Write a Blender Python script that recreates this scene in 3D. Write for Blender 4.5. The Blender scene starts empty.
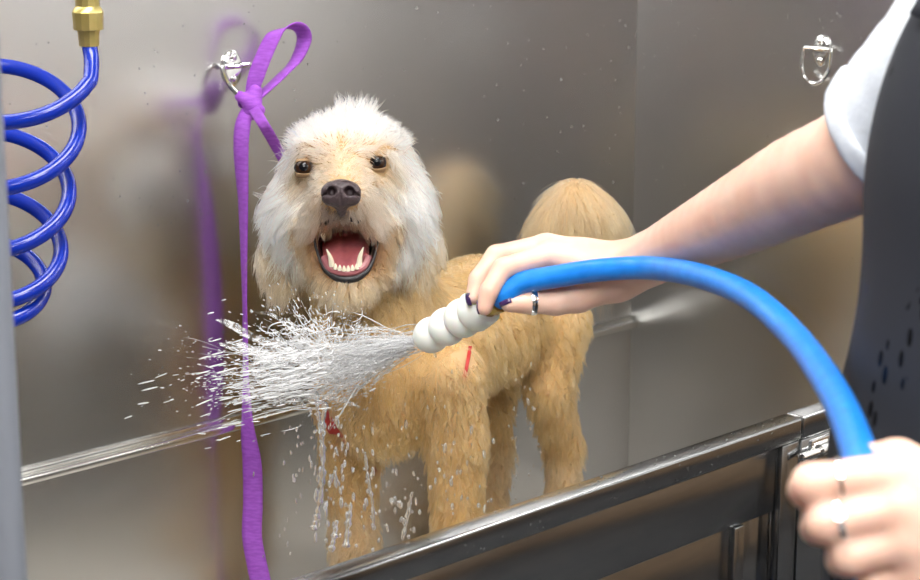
import bpy, bmesh, math, random
import numpy as np
from mathutils import Vector, Matrix, kdtree

random.seed(7)
RNG = np.random.default_rng(11)
scene = bpy.context.scene
COL = scene.collection

# ------------------------------------------------------------------ camera frame
F_PX = 1900.0
PITCH = math.atan(420 / 1900)
_s, _c, _q = math.sin(PITCH), math.cos(PITCH), math.sqrt(.5)
FWD = np.array([_c * _q, _c * _q, -_s])
RIGHT = np.array([_q, -_q, 0.0])
UP = np.array([_s * _q, _s * _q, _c])


def ray(px, py):
    return FWD + (px - 460) / F_PX * RIGHT - (py - 290) / F_PX * UP


_r = ray(631, 321)
CAM = np.array([0, 0, .85]) - .65 / -_r[2] * _r          # tub corner at the origin, splash ledge 0.85 m up


def P(px, py, d):
    return CAM + d * ray(px, py)


def Ph(px, py, dh):
    r = ray(px, py)
    return CAM + r * dh / ((r[0] + r[1]) * _q)


def on(px, py, ax, v):
    r = ray(px, py)
    return CAM + r * (v - CAM[ax]) / r[ax]


def unit(v):
    v = np.asarray(v, float)
    return v / (np.linalg.norm(v, axis=-1, keepdims=True) + 1e-12)


# ------------------------------------------------------------------ objects
def tag(o, label=None, cat=None, group=None, kind=None):
    if label: o['label'] = label
    if cat: o['category'] = cat
    if group: o['group'] = group
    if kind: o['kind'] = kind
    return o


def empty(name, loc=(0, 0, 0)):
    o = bpy.data.objects.new(name, None)
    o.location = loc
    o.empty_display_size = .05
    COL.objects.link(o)
    return o


def link(o, parent=None):
    COL.objects.link(o)
    if parent is not None:
        bpy.context.view_layer.update()
        o.parent = parent
        o.matrix_parent_inverse = parent.matrix_world.inverted()
    return o


def mesh_obj(name, V, Fc, mat, parent=None, smooth=True, autosmooth=None):
    me = bpy.data.meshes.new(name)
    V = np.asarray(V, np.float32)
    if isinstance(Fc, np.ndarray):
        n, k = Fc.shape
        me.vertices.add(len(V)); me.vertices.foreach_set('co', V.ravel())
        me.loops.add(n * k); me.loops.foreach_set('vertex_index', Fc.astype(np.int32).ravel())
        me.polygons.add(n); me.polygons.foreach_set('loop_start', np.arange(0, n * k, k, dtype=np.int32))
        me.update(calc_edges=True)
        me.validate()
    else:
        me.from_pydata([tuple(map(float, v)) for v in V], [], [tuple(int(i) for i in f) for f in Fc])
        me.update()
    for m in (mat if isinstance(mat, (list, tuple)) else [mat]):
        me.materials.append(m)
    me.polygons.foreach_set('use_smooth', np.full(len(me.polygons), smooth))
    if autosmooth is not None:
        me.set_sharp_from_angle(angle=math.radians(autosmooth))
    o = bpy.data.objects.new(name, me)
    return link(o, parent)


class MB:
    """collects pieces of ONE part"""
    def __init__(s):
        s.V, s.F = [], []

    def add(s, V, F):
        b = len(s.V)
        s.V.extend([tuple(map(float, v)) for v in V])
        s.F.extend([tuple(int(i) + b for i in f) for f in F])
        return s

    def box(s, lo, hi, bev=0.0, seg=2):
        bm = bmesh.new()
        bmesh.ops.create_cube(bm, size=1)
        lo, hi = np.array(lo, float), np.array(hi, float)
        for v in bm.verts:
            v.co = Vector(((lo + hi) / 2 + np.array(v.co) * (hi - lo)))
        if bev > 0:
            bmesh.ops.bevel(bm, geom=bm.edges[:], offset=bev, segments=seg, affect='EDGES', profile=.5)
        bm.verts.index_update()
        s.add([v.co for v in bm.verts], [[v.index for v in f.verts] for f in bm.faces])
        bm.free()
        return s

    def tube(s, pts, rad, n=14, closed=False, caps=True, squash=None):
        V, F = tube(pts, rad, n, closed, caps)
        return s.add(V, F)

    def lathe(s, a, axis, prof, n=24, caps=True):
        """prof: list of (distance along axis, radius)"""
        a, axis = np.asarray(a, float), unit(axis)
        h = np.array([0, 0, 1.0]) if abs(axis[2]) < .9 else np.array([1.0, 0, 0])
        u = unit(np.cross(axis, h)); w = np.cross(axis, u)
        V, F = [], []
        for t, r in prof:
            for k in range(n):
                th = 2 * math.pi * k / n
                V.append(a + axis * t + r * (math.cos(th) * u + math.sin(th) * w))
        m = len(prof)
        for i in range(m - 1):
            for k in range(n):
                k2 = (k + 1) % n
                F.append((i * n + k, i * n + k2, (i + 1) * n + k2, (i + 1) * n + k))
        if caps:
            F.append(tuple(range(n - 1, -1, -1)))
            F.append(tuple((m - 1) * n + k for k in range(n)))
        return s.add(V, F)

    def build(s, name, mat, parent=None, smooth=True, angle=35):
        o = mesh_obj(name, s.V, s.F, mat, parent, smooth, angle if smooth else None)
        bm = bmesh.new(); bm.from_mesh(o.data)
        bmesh.ops.recalc_face_normals(bm, faces=bm.faces)
        bm.to_mesh(o.data); bm.free()
        return o


def catmull(pts, n=8, closed=False):
    pts = np.asarray(pts, float)
    out = []
    m = len(pts)
    rng = range(m if closed else m - 1)
    for i in rng:
        if closed:
            p0, p1, p2, p3 = pts[(i - 1) % m], pts[i], pts[(i + 1) % m], pts[(i + 2) % m]
        else:
            p1, p2 = pts[i], pts[i + 1]
            p0 = pts[i - 1] if i > 0 else 2 * p1 - p2
            p3 = pts[i + 2] if i + 2 < m else 2 * p2 - p1
        for t in np.arange(n) / n:
            out.append(.5 * (2 * p1 + (p2 - p0) * t + (2 * p0 - 5 * p1 + 4 * p2 - p3) * t * t + (3 * p1 - p0 - 3 * p2 + p3) * t ** 3))
    if not closed:
        out.append(pts[-1])
    return np.array(out)


def frames(pts, closed=False):
    T = np.gradient(pts, axis=0) if not closed else np.roll(pts, -1, 0) - np.roll(pts, 1, 0)
    T = unit(T)
    h = np.array([0, 0, 1.0]) if abs(T[0][2]) < .9 else np.array([1.0, 0, 0])
    u = unit(np.cross(T[0], h))
    U = []
    for t in T:
        u = unit(u - t * np.dot(u, t))
        U.append(u)
    U = np.array(U)
    return T, U, np.cross(T, U)


def tube(pts, rad, n=14, closed=False, caps=True):
    pts = np.asarray(pts, float)
    m = len(pts)
    rad = np.full(m, rad) if np.isscalar(rad) else np.asarray(rad, float)
    T, U, W = frames(pts, closed)
    th = np.arange(n) * 2 * math.pi / n
    V = (pts[:, None] + rad[:, None, None] * (np.cos(th)[None, :, None] * U[:, None] + np.sin(th)[None, :, None] * W[:, None])).reshape(-1, 3)
    F = []
    for i in range(m if closed else m - 1):
        a, b = i * n, ((i + 1) % m) * n
        for k in range(n):
            k2 = (k + 1) % n
            F.append((a + k, a + k2, b + k2, b + k))
    if caps and not closed:
        F.append(tuple(range(n - 1, -1, -1)))
        F.append(tuple((m - 1) * n + k for k in range(n)))
    return V, F


def ribbon(pts, widths, sides, thick=.0016, fold=0.0):
    """a strap: centre line, full widths, side vectors; real thickness"""
    pts = np.asarray(pts, float); m = len(pts)
    T = unit(np.gradient(pts, axis=0))
    S = np.asarray(sides, float)
    S = unit(S - T * np.sum(S * T, 1, keepdims=True))
    N = np.cross(T, S)
    w = np.asarray(widths, float)[:, None] / 2
    ks = np.array([-1, -.5, 0, .5, 1])
    top = np.stack([pts + S * w * k + N * (thick / 2 + fold * (1 - k * k)) for k in ks], 1)
    bot = np.stack([pts + S * w * k + N * (-thick / 2 + fold * (1 - k * k)) for k in ks[::-1]], 1)
    R = np.concatenate([top, bot], 1)
    n = R.shape[1]
    F = []
    for i in range(m - 1):
        for k in range(n):
            k2 = (k + 1) % n
            F.append((i * n + k, i * n + k2, (i + 1) * n + k2, (i + 1) * n + k))
    F.append(tuple(range(n - 1, -1, -1)))
    F.append(tuple((m - 1) * n + k for k in range(n)))
    return R.reshape(-1, 3), F


# ------------------------------------------------------------------ signed distance bodies
class SDF:
    def __init__(s):
        s.prims = []

    def cone(s, a, b, ra, rb, k=.01, label='', sub=False, flat=None):
        s.prims.append(('c', np.asarray(a, float), np.asarray(b, float), ra, rb, k, label, sub, flat))
        return s

    def chain(s, pts, rads, k=.01, label='', flat=None):
        for i in range(len(pts) - 1):
            s.cone(pts[i], pts[i + 1], rads[i], rads[i + 1], k, label, False, flat)
        return s

    def ell(s, c, axes, r, k=.01, label='', sub=False):
        s.prims.append(('e', np.asarray(c, float), np.asarray(axes, float), np.asarray(r, float), None, k, label, sub, None))
        return s

    @staticmethod
    def dist(pr, X):
        if pr[0] == 'c':
            _, a, b, ra, rb, k, lab, sub, flat = pr
            ab = b - a
            L = max(float(ab @ ab), 1e-12)
            t = np.clip(((X - a) @ ab) / L, 0, 1)
            D = X - a - t[:, None] * ab
            if flat is not None:                # (axis, factor): flatten across one axis
                ax, fa = flat
                ax = unit(ax)
                pa = D @ ax
                D = D + ax * (pa * (1 / fa - 1))[:, None]
                return (np.sqrt((D * D).sum(1)) - (ra + (rb - ra) * t)) * min(1, fa * 1.3)
            return np.sqrt((D * D).sum(1)) - (ra + (rb - ra) * t)
        _, c, axes, r, _, k, lab, sub, _ = pr
        q = (X - c) @ axes.T
        k0 = np.sqrt(((q / r) ** 2).sum(1)); k1 = np.sqrt(((q / r ** 2) ** 2).sum(1)) + 1e-9
        return k0 * (k0 - 1) / k1

    def __call__(s, X, cull=None):
        out = None
        for pr in s.prims:
            d = SDF.dist(pr, X)
            k = pr[5]
            if out is None:
                out = d
            elif pr[7]:
                h = np.clip(.5 - .5 * (out + d) / k, 0, 1)
                out = out * (1 - h) - d * h + k * h * (1 - h)
            else:
                h = np.maximum(k - np.abs(out - d), 0) / k
                out = np.minimum(out, d) - h * h * k * .25
        return out

    def bounds(s, m=.03):
        lo, hi = np.full(3, 1e9), np.full(3, -1e9)
        for pr in s.prims:
            if pr[7]: continue
            if pr[0] == 'c':
                for c, r in ((pr[1], pr[3]), (pr[2], pr[4])):
                    lo = np.minimum(lo, c - r); hi = np.maximum(hi, c + r)
            else:
                R = pr[3].max(); lo = np.minimum(lo, pr[1] - R); hi = np.maximum(hi, pr[1] + R)
        return lo - m, hi + m

    def labels(s, X):
        D = np.stack([SDF.dist(pr, X) if not pr[7] else np.full(len(X), 9.) for pr in s.prims], 1)
        return np.array([pr[6] for pr in s.prims], dtype=object)[D.argmin(1)]


def polygonise(fn, lo, hi, vox, B=8):
    """sparse surface nets of fn = 0 -> verts, quads"""
    lo, hi = np.asarray(lo, float), np.asarray(hi, float)
    nb = np.ceil((hi - lo) / (vox * B)).astype(int)
    gi = np.stack(np.meshgrid(*[np.arange(n) for n in nb], indexing='ij'), -1).reshape(-1, 3)
    cen = lo + (gi + .5) * vox * B
    vals = np.concatenate([fn(c) for c in np.array_split(cen, max(1, len(cen) // 200000))])
    keep = gi[np.abs(vals) < vox * B * 1.25]
    off = np.stack(np.meshgrid(*[np.arange(B + 1)] * 3, indexing='ij'), -1).reshape(-1, 3)
    DIM = nb * B + 3
    cellK, cellV, edges = [], [], []
    E = [((0, 0, 0), (1, 0, 0)), ((0, 0, 0), (0, 1, 0)), ((0, 0, 0), (0, 0, 1)), ((1, 0, 0), (1, 1, 0)), ((1, 0, 0), (1, 0, 1)),
         ((0, 1, 0), (1, 1, 0)), ((0, 1, 0), (0, 1, 1)), ((0, 0, 1), (1, 0, 1)), ((0, 0, 1), (0, 1, 1)),
         ((1, 1, 0), (1, 1, 1)), ((1, 0, 1), (1, 1, 1)), ((0, 1, 1), (1, 1, 1))]
    key = lambda I: (I[:, 0] + 1) * (DIM[1] * DIM[2]) + (I[:, 1] + 1) * DIM[2] + (I[:, 2] + 1)
    for ch in np.array_split(keep, max(1, len(keep) // 250)):
        I = (ch[:, None] * B + off[None]).reshape(-1, 3)
        v = fn(lo + I * vox).reshape(len(ch), B + 1, B + 1, B + 1)
        v = np.where(v == 0, 1e-9, v)
        neg = v < 0
        S = lambda A, o: A[:, o[0]:o[0] + B, o[1]:o[1] + B, o[2]:o[2] + B]
        cnt = np.zeros((len(ch), B, B, B), int); acc = np.zeros((len(ch), B, B, B, 3))
        for a, b in E:
            va, vb = S(v, a), S(v, b)
            x = (va < 0) != (vb < 0)
            t = np.where(x, va / np.where(x, va - vb, 1), 0)
            pa, pb = np.array(a, float), np.array(b, float)
            acc += np.where(x[..., None], pa + t[..., None] * (pb - pa), 0)
            cnt += x
        w = np.argwhere(cnt > 0)
        I0 = ch[w[:, 0]] * B + w[:, 1:]
        m = cnt[tuple(w.T)]
        cellK.append(key(I0)); cellV.append(lo + (I0 + acc[tuple(w.T)] / m[:, None]) * vox)
        for ax in range(3):
            o = [0, 0, 0]; o[ax] = 1
            n0, n1 = S(neg, (0, 0, 0)), S(neg, o)
            w = np.argwhere(n0 != n1)
            I0 = ch[w[:, 0]] * B + w[:, 1:]
            edges.append((ax, I0, n0[tuple(w.T)]))
    K = np.concatenate(cellK); V = np.concatenate(cellV)
    order = np.argsort(K); K, V = K[order], V[order]
    quads = []
    for ax, I0, inside in edges:
        if not len(I0): continue
        u, w = [(1, 2), (2, 0), (0, 1)][ax]
        eu = np.zeros(3, int); eu[u] = 1
        ew = np.zeros(3, int); ew[w] = 1
        ids, ok = [], np.ones(len(I0), bool)
        for d in (-eu - ew, -ew, 0 * eu, -eu):
            k = key(I0 + d); j = np.clip(np.searchsorted(K, k), 0, len(K) - 1)
            ok &= K[j] == k; ids.append(j)
        q = np.stack(ids, 1)
        q[~inside] = q[~inside][:, ::-1]
        quads.append(q[ok])
    return V, np.concatenate(quads)


def smooth_verts(V, Fc, it=2, lam=.5):
    n = len(V)
    e = np.concatenate([Fc[:, [0, 1]], Fc[:, [1, 2]], Fc[:, [2, 3]], Fc[:, [3, 0]]])
    for _ in range(it):
        acc = np.zeros_like(V); c = np.zeros(n)
        for a, b in ((0, 1), (1, 0)):
            for x in range(3):
                acc[:, x] += np.bincount(e[:, a], V[e[:, b], x], n)
            c += np.bincount(e[:, a], minlength=n)
        V = V + lam * (acc / np.maximum(c, 1)[:, None] - V)
    return V


def vnormals(V, Fc):
    fn = np.cross(V[Fc[:, 2]] - V[Fc[:, 0]], V[Fc[:, 3]] - V[Fc[:, 1]])
    N = np.zeros_like(V)
    for k in range(4):
        for x in range(3):
            N[:, x] += np.bincount(Fc[:, k], fn[:, x], len(V))
    return unit(N), np.linalg.norm(fn, axis=1) / 2


# ------------------------------------------------------------------ materials
def mat(name, col=(.8, .8, .8), rough=.5, metal=0.0, spec=.5, trans=0.0, ior=1.45, sss=0.0, sssr=(.02, .008, .004), coat=0.0, emit=None, estr=0):
    m = bpy.data.materials.new(name); m.use_nodes = True
    b = m.node_tree.nodes['Principled BSDF']
    b.inputs['Base Color'].default_value = (*col, 1)
    b.inputs['Roughness'].default_value = rough
    b.inputs['Metallic'].default_value = metal
    b.inputs['Specular IOR Level'].default_value = spec
    b.inputs['Transmission Weight'].default_value = trans
    b.inputs['IOR'].default_value = ior
    b.inputs['Coat Weight'].default_value = coat
    b.inputs['Coat Roughness'].default_value = .05
    if sss:
        b.inputs['Subsurface Weight'].default_value = sss
        b.inputs['Subsurface Radius'].default_value = sssr
        b.inputs['Subsurface Scale'].default_value = 1
    if emit:
        b.inputs['Emission Color'].default_value = (*emit, 1)
        b.inputs['Emission Strength'].default_value = estr
    return m


def nodes(m):
    nt = m.node_tree
    return nt, nt.nodes['Principled BSDF'], lambda t: nt.nodes.new(t), lambda a, b: nt.links.new(a, b)


def noise_color(m, c1, c2, scale, stretch=(1, 1, 1), detail=4, lo=.35, hi=.65, coord='Object', bump=0.0, bscale=None, rough=None):
    nt, b, N, L = nodes(m)
    tc = N('ShaderNodeTexCoord'); mp = N('ShaderNodeMapping')
    mp.inputs['Scale'].default_value = stretch
    L(tc.outputs[coord], mp.inputs[0])
    nz = N('ShaderNodeTexNoise'); nz.inputs['Scale'].default_value = scale; nz.inputs['Detail'].default_value = detail
    L(mp.outputs[0], nz.inputs['Vector'])
    rp = N('ShaderNodeValToRGB')
    rp.color_ramp.elements[0].position = lo; rp.color_ramp.elements[0].color = (*c1, 1)
    rp.color_ramp.elements[1].position = hi; rp.color_ramp.elements[1].color = (*c2, 1)
    L(nz.outputs['Fac'], rp.inputs[0]); L(rp.outputs[0], b.inputs['Base Color'])
    if bump:
        n2 = nz
        if bscale:
            n2 = N('ShaderNodeTexNoise'); n2.inputs['Scale'].default_value = bscale; n2.inputs['Detail'].default_value = 3
            L(mp.outputs[0], n2.inputs['Vector'])
        bp = N('ShaderNodeBump'); bp.inputs['Strength'].default_value = bump; bp.inputs['Distance'].default_value = .002
        L(n2.outputs['Fac'], bp.inputs['Height']); L(bp.outputs[0], b.inputs['Normal'])
    if rough:
        mr = N('ShaderNodeMapRange'); mr.inputs['To Min'].default_value = rough[0]; mr.inputs['To Max'].default_value = rough[1]
        L(nz.outputs['Fac'], mr.inputs['Value']); L(mr.outputs[0], b.inputs['Roughness'])
    return m


M = {}
# ================================================================== materials
M['steel'] = mat('brushed_steel', (.595, .59, .585), .27, 1)
M['steel_end'] = mat('brushed_steel_end', (.58, .575, .57), .29, 1)
M['steel_gate'] = noise_color(mat('worn_gate_steel', rough=.17, metal=1), (.35, .36, .372), (.39, .395, .40), 25, (1, 1, 6), 2)
M['steel_post'] = mat('grey_painted_steel', (.19, .205, .24), .45)
M['chrome'] = mat('chrome', (.86, .86, .85), .12, 1)
M['ledge'] = mat('polished_ledge_steel', (.8, .8, .78), .25, 1)
M['tub_mat'] = noise_color(mat('tub_floor_surface', rough=.5), (.50, .47, .42), (.58, .55, .50), 12)
M['paint'] = mat('painted_wall', (.76, .75, .73), .7)
M['paint2'] = mat('light_painted_wall', (.86, .86, .85), .7)
M['wood'] = noise_color(mat('tan_wood_panel', rough=.45), (.27, .18, .105), (.33, .225, .14), 3, (8, 8, 1))
M['dark'] = mat('taupe_painted_wall', (.17, .155, .145), .7)
M['ceil'] = mat('ceiling_paint', (.82, .82, .81), .8)
M['lamp'] = mat('lamp_diffuser', (.9, .9, .9), .5, emit=(1, .985, .96), estr=24)
M['lampframe'] = mat('lamp_frame', (.8, .8, .8), .4)


def tile_mat():
    m = mat('slate_floor_tiles', rough=.6)
    nt, b, N, L = nodes(m)
    tc = N('ShaderNodeTexCoord'); bk = N('ShaderNodeTexBrick')
    bk.offset = 0
    bk.inputs['Color1'].default_value = (.028, .029, .032, 1); bk.inputs['Color2'].default_value = (.034, .035, .037, 1)
    bk.inputs['Mortar'].default_value = (.04, .04, .04, 1)
    bk.inputs['Scale'].default_value = 1; bk.inputs['Mortar Size'].default_value = .006
    bk.inputs['Brick Width'].default_value = .4; bk.inputs['Row Height'].default_value = .4
    L(tc.outputs['Object'], bk.inputs['Vector']); L(bk.outputs['Color'], b.inputs['Base Color'])
    return m


M['tile'] = tile_mat()

# ================================================================== setting
def struct(name, lo, hi, m, bev=0.0, **k):
    o = MB().box(lo, hi, bev).build(name, m, **k)
    return tag(o, kind='structure')


struct('floor', (-4.6, -3.6, -.08), (2.4, .1, 0), M['tile'])
struct('ceiling', (-4.6, -3.6, 2.75), (2.4, .1, 2.83), M['ceil'])
struct('wall_back', (-2.6, 0, .0), (0, .06, 2.75), M['steel'])
struct('wall_back_left', (-4.6, .0, .0), (-2.6, .06, 2.75), M['paint'])
struct('wall_back_right', (.04, .0, .0), (2.4, .06, 2.75), M['paint'])
struct('wall_right', (0, -.66, 0), (.04, .06, 2.75), M['steel_end'], bev=.003)
struct('wall_left', (-4.68, -3.6, 0), (-4.6, .1, 2.75), M['dark'])
struct('trim_5', (-4.5995, -3.56, 0), (-4.57, -.01, .9), M['wood'], bev=.004)
struct('wall_front', (-4.6, -3.68, 0), (-1.6, -3.6, 2.75), M['dark'])
struct('wall_front_right', (-1.6, -3.68, 0), (2.4, -3.6, 2.75), M['paint2'])
struct('wall_far_right', (2.4, -3.6, 0), (2.48, .1, 2.75), M['paint2'])
struct('trim_3', (2.37, -3.57, 0), (2.3995, -.01, .72), M['wood'], bev=.004)
struct('trim_4', (-4.56, -3.5995, 0), (2.365, -3.57, .72), M['wood'], bev=.004)

# ledge (splash rail) along the back wall and around the corner
lz = .85
tr = MB()
tr.box((-2.6, -.016, lz - .007), (-.001, .001, lz + .003), .003, 3)
tr.box((-2.6, -.006, lz + .002), (-.001, .001, lz + .009), .002, 2)
tag(tr.build('trim_1', M['ledge']), kind='structure')
# ------------------------------------------------------------------ wash tub (floor, sides, front skirt)
GY = -.56
tub = empty('wash_tub', (-.9, -.3, 0))
tag(tub, 'raised stainless steel dog wash tub with a pale floor the dog stands on', 'tub')
MB().box((-1.37, GY + .03, .55), (-.002, -.002, .58), .004).build('tub_floor', M['tub_mat'], tub)
MB().box((-1.37, GY + .0, .06), (-.002, GY + .03, .5995), .004).build('front_skirt', M['steel_gate'], tub)
MB().box((-1.40, GY + .045, .06), (-1.37, -.002, .70), .004).build('side_skirt', M['steel_gate'], tub)
MB().box((-1.35, GY + .06, .0), (-.05, -.03, .06), .004).build('plinth', M['steel_gate'], tub)

# ------------------------------------------------------------------ gate
gt = empty('tub_gate', (-.39, GY, .6))
tag(gt, 'stainless steel hinged gate closing the front of the wash tub', 'gate')
gx0, gx1 = -1.385, -.3745
zt = .896
# top rail: broad flat top with an upstand edge
MB().box((gx0, GY - .005, zt - .027), (gx1, GY + .021, zt), .003, 3).build('top_rail', M['steel_gate'], gt)
MB().box((gx1 - .032, GY - .002, .61), (gx1, GY + .019, zt - .0275), .002).build('stile', M['steel_gate'], gt)
MB().box((gx0, GY - .002, .61), (gx0 + .04, GY + .019, zt - .0275), .002).build('stile', M['steel_gate'], gt)
MB().box((gx0 + .041, GY + .006, .79), (gx1 - .033, GY + .016, zt - .0277), .002).build('upper_panel', M['steel_gate'], gt)
MB().box((gx0 + .041, GY + .011, .61), (gx1 - .110, GY + .017, .789), .0015).build('lower_panel', M['steel_gate'], gt)
MB().box((gx1 - .108, GY + .004, .61), (gx1 - .090, GY + .017, .789), .0015).build('flange', M['steel_gate'], gt)
MB().box((gx1 - .089, GY + .013, .61), (gx1 - .033, GY + .017, .789), .0015).build('side_plate', M['steel_gate'], gt)

# ------------------------------------------------------------------ fixed front post next to the gate, with the slide bolt
po = empty('gate_post', (-.3, GY, .6))
tag(po, 'fixed stainless steel front panel beside the gate carrying the slide bolt', 'post')
MB().box((-.3715, GY - .005, zt - .027), (-.004, GY + .021, zt + .0005), .003, 3).build('cap_rail', M['steel_gate'], po)
MB().box((-.3715, GY - .003, .602), (-.004, GY + .019, zt - .0275), .002).build('front_panel', M['steel_gate'], po)
bolt = empty('slide_bolt', (-.34, GY - .01, .865))
tag(bolt, 'chrome slide bolt latch on the post just right of the gate', 'latch')
bz = .853
MB().box((-.356, GY - .0065, bz - .012), (-.26, GY - .0042, bz + .012), .001).build('back_plate', M['chrome'], bolt)
MB().lathe((-.386, GY - .0125, bz), (1, 0, 0), [(0, .003), (.001, .0048), (.125, .0048), (.126, .003)], 16).build('rod', M['chrome'], bolt)
MB().lathe((-.350, GY - .0125, bz), (1, 0, 0), [(0, .005), (0, .0075), (.026, .0075), (.026, .005)], 20).build('barrel', M['ledge'], bolt)
hx = catmull([(-.323 + .0011 * i, GY - .0125 + .0062 * math.cos(i * 1.05), bz + .0062 * math.sin(i * 1.05)) for i in range(44)], 3)
MB().tube(hx, .0011, 6).build('spring', M['chrome'], bolt)

# ------------------------------------------------------------------ grey upright at the left of the tub, close to the camera
q0, q1, q2 = P(0, 100, 1.75), P(-5, 330, 1.25), P(22, 580, 1.70)
ux, uy = float(q1[0]), float(q1[1])
pn = empty('upright_panel', (ux, uy, 0))
tag(pn, 'narrow grey upright steel panel standing before the coiled blue hose', 'panel')
a = MB()
ed = np.array([ux, uy, 0]) - RIGHT * .1
a.add([], [])
bm_r = RIGHT[:2]; bm_f = np.array([_q, _q])
def pbox(r0, r1, f0, f1, z0, z1):
    V = []
    for z in (z0, z1):
        for r_, f_ in ((r0, f0), (r1, f0), (r1, f1), (r0, f1)):
            V.append((ux + bm_r[0] * r_ + bm_f[0] * f_, uy + bm_r[1] * r_ + bm_f[1] * f_, z))
    return V, [(0, 1, 2, 3), (4, 5, 6, 7), (0, 1, 5, 4), (1, 2, 6, 5), (2, 3, 7, 6), (3, 0, 4, 7)]
MB().add(*pbox(-.11, -.003, -.0, .025, 0, 1.75)).build('sheet', M['steel_post'], pn, smooth=False)
V, Fq = tube(np.array([(ux - bm_r[0] * .004 + bm_f[0] * .0125, uy - bm_r[1] * .004 + bm_f[1] * .0125, z) for z in (0, .9, 1.75)]), .0135, 16)
mesh_obj('edge_tube', V, Fq, M['steel_post'], pn, True, 40)

# ------------------------------------------------------------------ wall tie rings
def tie_ring(origin, nrm, label, swing=0.0, twist=0.0):
    """origin: point on the wall at the plate centre, nrm: wall normal"""
    o = np.asarray(origin, float); n = np.asarray(nrm, float); z = np.array([0, 0, 1.0]); s = np.cross(z, n)
    t = empty('tie_ring', o)
    tag(t, label, 'tie ring', 'tie rings screwed to the steel walls')
    L = lambda a, b, c: o + s * a + n * b + z * c          # side, out, up
    pl = MB()
    ring_prof = []
    V, Fq = [], []
    for lay, (rr, out) in enumerate(((1, .0004), (1, .003), (.86, .005))):
        for k in range(24):
            th = 2 * math.pi * k / 24
            V.append(L(.0135 * rr * math.cos(th), out, .021 * rr * math.sin(th)))
    for i in range(2):
        for k in range(24):
            Fq.append((i * 24 + k, i * 24 + (k + 1) % 24, (i + 1) * 24 + (k + 1) % 24, (i + 1) * 24 + k))
    Fq.append(tuple(48 + k for k in range(24)))
    pl.add(V, Fq).build('base_plate', M['chrome'], t)
    for zz in (.0125, -.0125):
        MB().lathe(L(0, .0046, zz), n, [(0, .0048), (.0016, .0045), (.003, .0028), (.0034, .0005)], 16).build('screw', M['chrome'], t)
    sd = MB()
    sd.tube(catmull([L(-.016, .006, .002), L(-.008, .0095, .003), L(0, .0105, .003), L(.008, .0095, .003), L(.016, .006, .002)], 5), .0032, 10)
    sd.build('keeper', M['chrome'], t)
    # D ring hanging from the keeper and leaning out
    co, si = math.cos(swing), math.sin(swing)
    def R(a, c):
        a *= 1.2; c *= 1.2
        a2 = a * math.cos(twist)
        return L(a2, .0105 + si * c + abs(a * math.sin(twist)), .003 - co * c)
    D = [R(-.0165, 0), R(-.0182, .010), R(-.0172, .022), R(-.010, .034), R(0, .0375), R(.010, .034), R(.0172, .022), R(.0182, .010), R(.0165, 0), R(.008, -.001), R(0, -.001), R(-.008, -.001)]
    MB().tube(catmull(D, 5, True), .0026, 10, closed=True).build('ring', M['chrome'], t)
    return t


ring_left = on(231, 68, 1, 0)
tie_ring(ring_left, (0, -1, 0), 'chrome tie ring on back wall with the purple leash knotted to it', .6)
ring_right = on(822, 51, 0, 0)
tie_ring(ring_right, (-1, 0, 0), 'empty chrome tie ring on the right steel wall near the sleeve', .12)

# ------------------------------------------------------------------ ceiling lights: one before the tub, the rest unseen fill panels
def troffer(x, y, label, sx=.3, sy=.6):
    t = empty('ceiling_light', (x, y, 2.75))
    tag(t, label, 'ceiling light', 'ceiling lights')
    f = MB()
    f.box((x - sx - .03, y - sy - .03, 2.715), (x - sx, y + sy + .03, 2.7495), .004)
    f.box((x + sx, y - sy - .03, 2.715), (x + sx + .03, y + sy + .03, 2.7495), .004)
    f.box((x - sx, y - sy - .03, 2.715), (x + sx, y - sy, 2.7495), .004)
    f.box((x - sx, y + sy, 2.715), (x + sx, y + sy + .03, 2.7495), .004)
    f.build('frame', M['lampframe'], t)
    MB().box((x - sx, y - sy, 2.722), (x + sx, y + sy, 2.74), .002).build('diffuser', M['lamp'], t)


troffer(-1.35, -.85, 'ceiling light panel above the space before the wash tub', .6, .3)
troffer(-2.5, -2.0, 'oversized unseen ceiling fill panel on the left side of the room', .8, .5)  # out of view, moved and enlarged as fill for the arm and dog's face
troffer(1.3, -2.2, 'added unseen ceiling panel brightening the walls on the right side of the room', .3, .6)  # added out of view to brighten the far walls mirrored in the steel
troffer(-.2, -3.0, 'added unseen ceiling panel brightening the front wall', .6, .3)  # second added panel, unseen, there to lift the front wall
# ================================================================== dog
D0 = 2.13
H = lambda px, py, off=0.0: P(px, py, D0 - off)
HEADAX = np.stack([RIGHT, UP, -FWD])
FLOOR_Z = .58


def at_z(p, z):
    return np.array([p[0], p[1], z])


dog_sdf = SDF()
S = dog_sdf
# trunk
S.chain([Ph(388, 372, 2.175), Ph(425, 345, 2.235), Ph(478, 318, 2.33), Ph(538, 302, 2.43)], [.072, .074, .070, .055], .03, 'trunk')
S.cone(Ph(372, 330, 2.16), Ph(380, 400, 2.15), .060, .058, .03, 'chest')
S.cone(H(352, 225, -.055), Ph(388, 335, 2.18), .062, .072, .03, 'neck')
# fore legs
for pts, rr, l in (
    ([Ph(448, 375, 2.125), Ph(456, 440, 2.125)], [.040, .031], 'fore_b'),
    ([Ph(346, 395, 2.20), Ph(352, 450, 2.20)], [.040, .031], 'fore_a')):
    a, b = pts
    e = at_z(b, .70); w = at_z(b, .635); fo = at_z(b, FLOOR_Z + .0245) + np.array([-.022, -.012, 0])
    S.chain([a, b, e, w, fo], [rr[0], rr[1], .025, .021, .022], .015, l)
    S.cone(fo, fo + np.array([-.018, -.01, -.002]), .022, .017, .01, l)
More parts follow.
